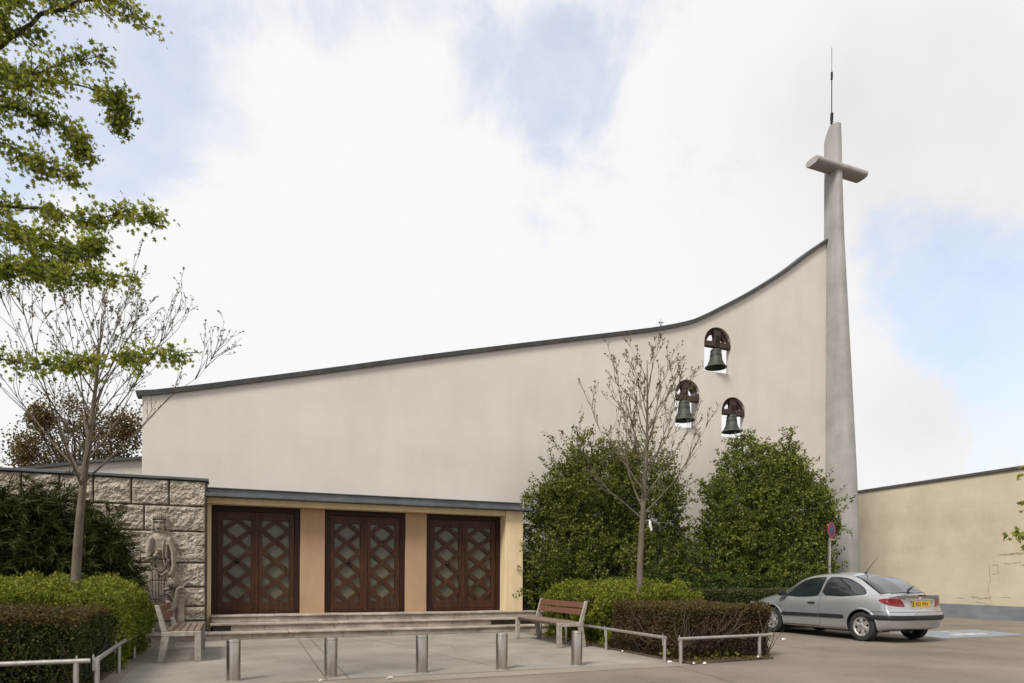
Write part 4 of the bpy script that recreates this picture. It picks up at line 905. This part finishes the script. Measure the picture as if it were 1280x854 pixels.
# ------------------------------------------------------------------ parked car (local x forward from the tail, y to its left)
CAR_P = (8.40, 13.90)
cu, cvv = toF(*CAR_P)
car = thing('parked_car', 'silver three door hatchback parked in front of the pale yellow wall, tail towards us', 'car', (CAR_P[0], CAR_P[1], .005), ANG + R(90))
def cr(pts, n):
    """Catmull-Rom through 2D points, n samples, parameter by index"""
    P = np.array(pts, float); P = np.vstack([2 * P[0] - P[1], P, 2 * P[-1] - P[-2]]); k = len(pts) - 1; o = []
    for t in np.linspace(0, k, n):
        i = min(int(t), k - 1); f = t - i; a, b, c, d = P[i], P[i + 1], P[i + 2], P[i + 3]
        o.append(.5 * ((2 * b) + (-a + c) * f + (2 * a - 5 * b + 4 * c - d) * f * f + (-a + 3 * b - 3 * c + d) * f ** 3))
    return np.array(o)
def curve(xs, ys):
    P = cr(list(zip(xs, ys)), 400); return lambda x: float(np.interp(x, P[:, 0], P[:, 1]))
Tz = curve([0, .12, .30, .42, .70, 1.0, 1.25, 1.55, 1.95, 2.3, 2.6, 2.95, 3.25, 3.4, 3.7, 4.05, 4.24, 4.38], [.985, 1.0, 1.0, 1.03, 1.205, 1.345, 1.408, 1.445, 1.455, 1.425, 1.34, 1.155, .985, .94, .885, .815, .75, .66])
Bz = curve([0, .5, 1, 2, 3, 3.5, 3.9, 4.19], [.93, .955, .94, .895, .87, .82, .73, .56])
Wd = curve([0, .2, .5, .8, 1.6, 2.6, 3.3, 3.7, 3.95, 4.1, 4.19], [.80, .822, .838, .848, .850, .850, .848, .832, .80, .77, .72])
Zb = curve([0, .1, .5, 1, 3, 3.6, 4.0, 4.19], [.30, .26, .21, .19, .19, .20, .22, .30])
def rear_off(y, z):
    f = np.interp(z, [.19, .30, .45, .55, .62, .66, .78, .92, .975, 1.01], [.15, .05, .005, 0, .018, .055, .085, .085, .045, .07])
    return f + .20 * min(1, abs(y) / .84) ** 3.2
def front_off(y, z): return np.interp(z, [.2, .4, .6, .8], [.06, 0, .02, .1]) * .6 + .17 * min(1, abs(y) / .8) ** 3.0
def section(x, n=56):
    W, B, T, zb = Wd(x), Bz(x), Tz(x), Zb(x); T = max(T, B + .03); H = T - B; k = min(1, max(0, (H - .05) / .38))
    le = lambda a, b: a + (b - a) * k
    bul = .012 * (math.exp(-((x - .8) / .42) ** 2) + math.exp(-((x - 3.34) / .42) ** 2))
    pts = [(0, zb), (.55 * W, zb), (.88 * W, zb + .01), (.965 * W, zb + .07), (.99 * W + bul, .40), (W + bul * 1.2, .50), (W + bul, .60), (.992 * W + bul * .6, .72), (.968 * W, B - .075), (.925 * W, B),
           (le(.86 * W, .765), B + .14 * H + .0), (le(.80 * W, .705), B + .42 * H), (le(.72 * W, .635), B + .70 * H), (le(.60 * W, .555), B + .89 * H), (.36, T - .016 * (1 + k)), (0, T)]
    return cr(pts, n)
st_ = np.concatenate([np.linspace(0, .5, 22), np.linspace(.53, 3.6, 90), np.linspace(3.63, 4.38, 30)])
rows = []
for x_ in st_:
    s_ = section(x_); row = []
    full = [(y, z) for y, z in s_] + [(-y, z) for y, z in s_[-2:0:-1]]
    for y, z in full:
        wr = max(0, 1 - x_ / .6) ; wf = max(0, (x_ - 3.4) / .98)
        row.append((x_ + rear_off(y, z) * wr ** 1.3 - front_off(y, z) * wf ** 1.5, y, z))
    rows.append(row)
m = MB(); nr_ = len(rows[0]); rr_ = [r + [r[0]] for r in rows]; m.grid(rr_)
# close both ends with shrinking rings that follow the end profile
for end, row in ((0, rows[0]), (1, rows[-1])):
    cz = sum(p[2] for p in row) / len(row); prev = row; rings = [row + [row[0]]]
    for sc in (.97, .9, .78, .62, .44, .24, .02):
        r_ = []
        for p in row:
            y, z = p[1] * sc, cz + (p[2] - cz) * sc
            bx = rear_off(y, z) if end == 0 else 4.38 - front_off(y, z)
            r_.append((bx, y, z))
        rings.append(r_ + [r_[0]])
    m.grid(rings)
body = m.build('body', [M['paint'], M['trim']], car, smooth=True)
bm = bmesh.new(); bm.from_mesh(body.data); bmesh.ops.remove_doubles(bm, verts=bm.verts, dist=.0005); bmesh.ops.recalc_face_normals(bm, faces=bm.faces); bm.to_mesh(body.data); bm.free()
bvh = BVHTree.FromPolygons([v.co.copy() for v in body.data.vertices], [tuple(p.vertices) for p in body.data.polygons])
def hit(o_, d):
    r_ = bvh.ray_cast(Vector(o_), Vector(d).normalized()); 
    if r_[0] is None: return None, None
    n_ = r_[1]
    if n_.dot(Vector(d)) > 0: n_ = -n_
    return r_[0], n_
for wx in (.80, 3.34):
    for s_ in (-1, 1):
        cb = MB(); n_ = 48; ring = [(wx + .355 * math.cos(a), .31 + .355 * math.sin(a)) for a in np.linspace(0, 2 * math.pi, n_, endpoint=False)]
        cb.prism(ring, 'y', .52 * s_, 1.1 * s_, 1); cu_ = cb.build('cutter', [M['paint'], M['trim']], car)
        bo = body.modifiers.new('b', 'BOOLEAN'); bo.operation = 'DIFFERENCE'; bo.object = cu_; bo.solver = 'EXACT'
bpy.context.view_layer.update(); freeze(body)
for o in list(C.collection.objects):
    if o.name.startswith('cutter'): bpy.data.objects.remove(o)
body.data.polygons.foreach_set('use_smooth', [True] * len(body.data.polygons)); body.data.set_sharp_from_angle(angle=R(50))
def resample(poly, n=72, closed=True):
    P = np.array(poly, float); Q = np.vstack([P, P[:1]]) if closed else P; L_ = np.concatenate([[0], np.cumsum(np.linalg.norm(np.diff(Q, axis=0), axis=1))]); t = np.linspace(0, L_[-1], n, endpoint=not closed)
    return np.c_[np.interp(t, L_, Q[:, 0]), np.interp(t, L_, Q[:, 1])]
def smooth_poly(poly, k=2):
    P = np.array(poly, float)
    for _ in range(k):
        Q = np.roll(P, -1, 0); P = np.stack([.82 * P + .18 * Q, .18 * P + .82 * Q], 1).reshape(-1, 2)
    return P
def patch(poly, raydef, off=.004, n=72, grow=0.0, sm=2, m=None):
    """panel that follows the body under a 2D outline"""
    P = resample(smooth_poly(poly, sm) if sm else poly, n); c = P.mean(0)
    if grow: P = P + unit(P - c) * grow
    m = m or MB(); rings = []
    for s_ in (1, .96, .85, .68, .48, .26, .04):
        r_ = []
        for p in P:
            a, b = c + (p - c) * s_; o_, d = raydef(a, b); h_, n_ = hit(o_, d)
            if h_ is None: h_, n_ = Vector(o_) + Vector(d) * 0, Vector((0, 0, 1)); 
            r_.append((h_, n_))
        rings.append(r_)
    g_ = [[tuple(h_ - n_ * .012) for h_, n_ in rings[0]]] + [[tuple(h_ + n_ * off) for h_, n_ in r_] for r_ in rings]
    m.grid([r_ + [r_[0]] for r_ in g_]); m.f.append(tuple(len(m.v) - (n + 1) + k for k in range(n))); m.m.append(0); return m
def strip(path, raydef, wd=.006, off=.0018, n=60, m=None):
    P = resample(path, n, False); T = np.gradient(P, axis=0); Nn = unit(np.c_[-T[:, 1], T[:, 0]]); m = m or MB(); g_ = []
    for p, q in zip(P, Nn):
        row = []
        for s_ in (-.5, 0, .5):
            a, b = p + q * wd * s_; h_, n_ = hit(*raydef(a, b))
            if h_ is None: return m
            row.append(tuple(h_ + n_ * off))
        g_.append(row)
    m.grid(g_); return m
side = lambda s: (lambda x, z: ((x, 2 * s, z), (0, -s, 0)))
topd = lambda y, x: ((x, y, 3), (0, 0, -1))
CX = .9
def rad(th, z): t = R(th); return ((CX + 3 * math.cos(t), 3 * math.sin(t), z), (-math.cos(t), -math.sin(t), 0))
fw_ = [(3.12, .905), (3.02, .97), (2.82, 1.10), (2.60, 1.20), (2.40, 1.28), (2.18, 1.322), (1.94, 1.335), (1.90, 1.33), (1.97, .93), (2.2, .905), (2.7, .895)]
qw_ = [(1.87, .935), (1.79, 1.33), (1.55, 1.328), (1.30, 1.29), (1.06, 1.21), (.86, 1.11), (.76, 1.01), (.80, .972), (1.2, .945)]
for s in (1, -1):
    m = patch(fw_, side(s), .002, grow=.020, sm=1); patch(qw_, side(s), .002, grow=.024, sm=1, m=m); m.build('window_seal', M['seam'], car, smooth='auto')
    patch(fw_, side(s), .006, sm=1).build('front_side_window', M['car_glass'], car, smooth='auto')
    patch(qw_, side(s), .006, sm=1).build('rear_side_window', M['car_glass'], car, smooth='auto')
    m = MB(); strip([(1.845, 1.30), (1.90, .92), (1.90, .60), (1.86, .34), (1.9, .255), (2.9, .245), (3.0, .29), (3.05, .5), (3.06, .80), (3.10, .88)], side(s), .008, m=m, n=120)
    strip([(1.20, .245), (3.0, .235)], side(s), .005, m=m)
    m.build('door_gap', M['seam'], car)
    m = MB(); patch([(1.22, .475), (1.24, .455), (1.86, .448), (1.89, .452), (1.89, .528), (1.86, .533), (1.26, .535), (1.22, .515)], side(s), .016, sm=0, m=m); patch([(1.912, .452), (2.96, .442), (3.0, .46), (3.0, .50), (2.96, .52), (1.912, .528)], side(s), .016, sm=0, m=m)
    m.build('side_moulding', M['trim'], car, smooth='auto')
    m = patch([(2.02, .735), (2.22, .74), (2.23, .775), (2.02, .785)], side(s), .012, sm=1); m.build('door_handle', M['trim'], car, smooth='auto')
    patch([(121, .875), (127, .900), (136, .908), (144.5, .900), (148.5, .84), (152, .735), (142, .740), (130, .778), (123, .835)], (lambda s: lambda a, z: rad(s * a, z))(s), .008, sm=1).build('taillight', M['red_lens'], car, smooth='auto')
    m = MB(); yy = s * .86; m.lathe([(0, 0), (.05, .005), (.085, .03), (.09, .09), (.07, .125), (0, .13)], 18)
    mirror = MB(); P = np.array(m.v); mirror.v = [(2.93 + p[2] * 1.0 - .03, s * (.895) + p[0] * .95, .955 + p[1] * .72) for p in P]; mirror.f = m.f; mirror.m = m.m; mirror.f.append(tuple(range(17, -1, -1))); mirror.m.append(0)
    mirror.bar((2.95, s * .78, .92), (2.95, s * .90, .935), .09, .04); mirror.build('wing_mirror', M['trim'], car, smooth='auto')
    m = MB(); m.add([(2.898, s * .895 + a, .955 + b) for a, b in ((-.075, -.05), (.075, -.05), (.075, .05), (-.075, .05))], [(0, 1, 2, 3)]); m.build('mirror_glass', M['trim'], car)
    m = MB(); patch([(4.05, .60), (3.85, .60), (3.70, .66), (3.80, .72), (3.95, .72)], side(s), .004, m=m); m.build('headlight', M['chrome'], car, smooth='auto')
RWP = [(-.66, .455), (-.55, .435), (0, .425), (.55, .435), (.66, .455), (.575, .90), (.52, 1.16), (.44, 1.20), (0, 1.21), (-.44, 1.20), (-.52, 1.16), (-.575, .90)]
patch(RWP, topd, .002, n=96, grow=.025, sm=1).build('rear_window_seal', M['seam'], car, smooth='auto')
patch(RWP, topd, .006, n=96, sm=1).build('rear_window', M['car_glass'], car, smooth='auto')
patch([(-.66, 3.20), (0, 3.24), (.66, 3.20), (.55, 2.55), (.48, 2.45), (0, 2.43), (-.48, 2.45), (-.55, 2.55)], topd, .005, n=96, sm=1).build('windscreen', M['car_glass'], car, smooth='auto')
m = MB(); strip([(.70, .40), (.60, .75), (.56, 1.05), (.52, 1.22), (0, 1.26), (-.52, 1.22), (-.56, 1.05), (-.60, .75), (-.70, .40)], topd, .007, m=m, n=140); m.build('tailgate_gap', M['seam'], car)
# tail panel: bumper strip, tailgate gap, plate recess, plate, bar with emblem, brake light
m = MB(); g_ = []
for z_, o_ in ((.462, -.004), (.468, .012), (.50, .019), (.545, .019), (.560, .012), (.566, -.004)):
    row = []
    for a in np.linspace(104, 256, 90):
        e_ = min(abs(a - 104), abs(a - 256)); zz = .514 + (z_ - .514) * min(1, .35 + e_ / 5)
        h_, n_ = hit(*rad(a, zz)); row.append(tuple(h_ + n_ * o_))
    g_.append(row)
m.grid(g_); m.build('bumper_strip', M['trim'], car, smooth='auto')
m = MB(); strip([(100, .628), (120, .632), (150, .632), (180, .632), (210, .632), (240, .632), (260, .628)], rad, .009, m=m, n=140)
strip([(151, .635), (150, .72), (148, .78), (146.5, .86), (144, .93), (141, .985)], rad, .006, m=m); strip([(-151, .635), (-150, .72), (-148, .78), (-146.5, .86), (-144, .93), (-141, .985)], rad, .006, m=m)
m.build('bumper_gap', M['seam'], car)
back = lambda y, z: ((-2, y, z), (1, 0, 0))
xr = rear_off(.1, .80)
patch([(-.31, .735), (.31, .735), (.33, .865), (-.33, .865)], back, .003, sm=1).build('plate_recess', M['paint'], car, smooth='auto')
m = MB(); m.box(xr - .016, xr - .006, -.26, .26, .742, .852); pl_ = m.build('number_plate', M['plate'], car, bevel=.003)
m = MB(); m.box(xr - .0175, xr - .0165, .215, .257, .745, .849); m.build('plate_band', M['eu_blue'], pl_)
def text_mesh(body_, size, material, parent, loc, name, ext=.001):
    cu2 = bpy.data.curves.new(name, 'FONT'); cu2.body = body_; cu2.size = size; cu2.extrude = ext; cu2.align_x = 'CENTER'; cu2.align_y = 'CENTER'
    to = bpy.data.objects.new(name + '_t', cu2); C.collection.objects.link(to); bpy.context.view_layer.update()
    me = bpy.data.meshes.new_from_object(to.evaluated_get(bpy.context.evaluated_depsgraph_get())); bpy.data.objects.remove(to)
    me.materials.clear(); me.materials.append(material); o = link(bpy.data.objects.new(name, me), parent); o.location = loc
    # facing -x, reading from left to right for someone behind the car: text x -> -y, text y -> z
    o.rotation_euler = (R(90), 0, R(-90)); return o
text_mesh('652 VAV', .105, M['trim'], pl_, (xr - .0185, -.02, .797), 'plate_characters')
m = MB(); m.bar((xr - .012, -.33, .872), (xr - .012, .33, .872), .018, .022, up=(0, 0, 1)); m.build('tailgate_bar', M['chrome'], car, bevel=.006)
m = MB()
for k in (0, 1):
    z_ = .885 + k * .032
    for s in (-1, 1): m.bar((xr - .004, s * .052, z_), (xr - .012, 0, z_ + .036), .010, .017, up=(0, -s * .5, 1))
m.build('chevron_emblem', M['chrome'], car)
patch([(-.13, .955), (.13, .955), (.12, .982), (-.12, .982)], back, .006, sm=1).build('high_brake_light', M['red_lens'], car, smooth='auto')
for y_, w_ in ((.47, .13), (-.50, .07)):
    m = MB()
    for k in range(5 if y_ > 0 else 3):
        ya = y_ + w_ / 2 - k * .028; h_, n_ = hit(*back(ya, .905)); m.box(h_.x - .003, h_.x + .004, ya - .009, ya + .009, .898, .912)
    m.build('boot_badge', M['trim'], car)
m = MB(); p1_ = hit(*topd(-.05, .46))[0]; p2_ = hit(*topd(-.47, .60))[0]; p3_ = hit(*topd(-.05, .40))[0]
m.tube([p1_ + Vector((-.04, 0, .03)), p2_ + Vector((0, 0, .03))], [.014, .008], 6); m.lathe([(0, -.01), (.03, 0), (.03, .03), (.015, .045), (0, .045)], 12, c=tuple(p3_)); m.bar(p1_ + Vector((.06, -.0, .025)), p2_ + Vector((.06, .0, .02)), .012, .02); m.build('rear_wiper', M['trim'], car)
m = MB(); p_ = hit(*topd(0, 1.38))[0]; m.lathe([(0, -.01), (.032, 0), (.026, .022), (.012, .035), (0, .035)], 12, c=tuple(p_)); m.tube([p_ + Vector((0, 0, .02)), p_ + Vector((-.13, 0, .17)), p_ + Vector((-.30, 0, .36))], [.008, .0055, .003], 6); m.build('roof_antenna', M['trim'], car)
m = MB(); m.tube([(.30, .26, .235), (.13, .26, .235), (.085, .26, .225)], .030, 14); m.build('exhaust_pipe', M['trim'], car, smooth='auto')
m = MB(); m.box(.95, 3.9, -.60, .60, .165, .24); m.tube([(.80, -.72, .30), (.80, .72, .30)], .04, 8); m.tube([(3.34, -.72, .30), (3.34, .72, .30)], .04, 8); m.box(.95, 1.7, -.2, .35, .145, .2); m.build('underside', M['trim'], car)
# wheel-arch lips
for wx in (.80, 3.34):
    for s in (1, -1):
        m = MB(); g_ = []
        for a in np.linspace(R(-12), R(192), 60):
            row = []
            for r_, o_ in ((.356, -.01), (.357, .010), (.375, .013), (.395, .001)):
                h_, n_ = hit((wx + r_ * math.cos(a), 2 * s, .31 + r_ * math.sin(a)), (0, -s, 0))
                if h_ is None: break
                row.append(tuple(h_ + n_ * o_))
            if len(row) == 4: g_.append(row)
        m.grid(g_); m.build('wheel_arch', M['paint'], car, smooth=True)
# wheels
def wheel(wx, s):
    t = bpy.data.objects.new('wheel', None); link(t, car); t.location = (wx, s * .745, .305); t.empty_display_size = .1
    if s < 0: t.rotation_euler = (0, 0, math.pi)
    m = MB(); m.lathe([(.195, -.08), (.24, -.092), (.285, -.088), (.303, -.070), (.305, -.03), (.305, .03), (.303, .070), (.285, .088), (.24, .092), (.200, .082), (.195, .06)], 56, axis='y'); m.build('tyre', M['rubber'], t, smooth='auto')
    m = MB(); m.lathe([(0, .02), (.19, .02), (.197, .05)], 40, axis='y'); m.build('shade_disc', M['trim'], t)  # black disc standing in for the shade behind the spokes
    m = MB(); m.lathe([(.197, .05), (.202, .075), (.200, .084), (.186, .082), (.172, .070), (.168, .045)], 56, axis='y')
    for k in range(6):
        a = k * math.pi / 3 + .35
        # each spoke: wide at the hub, waist, flares to the rim
        prof = [(.045, .030), (.08, .044), (.115, .044), (.15, .050), (.178, .080)]; yy = [.074, .080, .080, .076, .070]
        g_ = []
        for (r_, hw_), y_ in zip(prof, yy):
            g_.append([(r_ * math.cos(a) - q_ * hw_ * math.sin(a), y_ - .012 * abs(q_) ** 2 - (.02 if abs(q_) > 1 else 0), r_ * math.sin(a) + q_ * hw_ * math.cos(a)) for q_ in (-1.05, -.98, -.5, 0, .5, .98, 1.05)])
        m.grid(g_)
    m.lathe([(.072, .045), (.070, .078), (.050, .086), (.03, .088), (0, .086)], 32, axis='y'); m.build('rim', M['hub'], t, smooth='auto')
    m = MB()
    for k in range(1):
        a = .4; m.lathe([(0, .0), (.012, 0), (.012, .004), (0, .004)], 12, axis='y', c=(0, .087, 0))
    m.build('wheel_bolt', M['iron'], t)
for wx in (.80, 3.34):
    for s in (1, -1): wheel(wx, s)

# ------------------------------------------------------------------ litter
rl_ = random.Random(9)
def scrap(label, px, py, size, cat='paper'):
    q = pixdir(px, py); k = (CAM_H - .035) / -q.z; x_, y_ = q.x * k, q.y * k; n_ = rl_.randint(6, 8); pts = []
    r_ = [rl_.uniform(.6, 1.1) for _ in range(n_)]
    m = MB(); m.v = [(0, 0, rl_.uniform(.02, .05))] + [(size * r_[i] * math.cos(2 * math.pi * i / n_), size * .7 * r_[i] * math.sin(2 * math.pi * i / n_), rl_.uniform(.0, .9) * size * .5) for i in range(n_)]
    m.f = [(0, 1 + i, 1 + (i + 1) % n_) for i in range(n_)]; m.m = [0] * n_
    o = m.build('litter_scrap', M['white_paper'], None, fix=False); md = o.modifiers.new('s', 'SOLIDIFY'); md.thickness = .003
    u_, v_ = toF(x_, y_); bed = (u_ > 6.78 and v_ > -6.5) or (u_ < -1.0)
    o.location = (x_, y_, .034 if bed else .010); o.rotation_euler = (0, 0, rl_.uniform(0, 6)); tag(o, label, cat, 'scraps of white litter'); return o
scrap('flat white paper scrap on the paving between the middle bollard and its right neighbour', 487, 846, .055)
scrap('crumpled white litter by the side rail post behind the left bench', 184, 803, .06)
scrap('large crumpled white paper under the right bench, at the bed edge', 703, 798, .075)
scrap('small white scrap under the right bench, left of the large crumpled paper', 683, 791, .05)
scrap('tiny white scrap below the seat of the right bench, farthest from us', 672, 790, .04)
scrap('white scrap just right of the rightmost bollard, under the rail', 731, 803, .05)
scrap('large white crumpled scrap under the side rail, left of its thin post', 757, 806, .085)
scrap('small white scrap touching the foot of the side rail post', 771, 808, .045)
scrap('tiny white scrap under the side rail, right of its post', 778, 813, .03)
scrap('white scrap at the corner posts of the right bed', 838, 826, .05)
scrap('tiny white scrap on the soil just right of the corner posts', 867, 828, .03)
scrap('bright white scrap below the front rail of the right bed', 881, 828, .045)
scrap('pale flat scrap on the asphalt between the front rail end and the car', 980, 800, .07)
scrap('small white scrap on the paving just left of the second bollard', 401, 849, .03)
scrap('white scrap by the right rail end under the reddish brown hedge', 947, 822, .035)
def weed(label, px, py, k, r_):
    q = pixdir(px, py); s_ = (CAM_H - .03) / -q.z; t = thing('weed', label, 'weed', (q.x * s_, q.y * s_, .03), 0, 'weeds under the rails')
    P = rng.normal(size=(k, 3)) * [r_, r_ * .6, .03] + [0, 0, .05]; P[:, 2] = np.abs(P[:, 2]); leaf_mesh('leaves', P, rng.normal(size=(k, 3)) * .7 + [0, 0, .6], rng.uniform(.03, .07, k), M['leaf_lime'], t)
weed('small green weeds below the front rail of the right bed', 872, 822, 260, .20)
weed('small green weeds at the corner posts of the right bed', 838, 822, 90, .07)
# dead leaves scattered on the beds: nobody could count them
P = []
for _ in range(2600):
    if rng.random() < .5: p = FW(rng.uniform(6.85, 8.5), rng.choice([-6.35, -6.2]) + rng.uniform(-.12, .3))
    elif rng.random() < .5: p = FW(6.85 + abs(rng.normal()) * .08, rng.uniform(-6.3, -.9))
    else: p = FW(-1.08 - abs(rng.normal()) * .10, rng.uniform(-6.4, .4))
    P.append((p.x, p.y, .036 + rng.random() * .015))
dl = leaf_mesh('dead_leaves', P, rng.normal(size=(len(P), 3)) * [1, 1, .15], rng.uniform(.02, .05, len(P)), M['leaf_brown'], None); tag(dl, 'brown dead leaves strewn over the soil along the rails', 'dead leaves'); dl['kind'] = 'stuff'
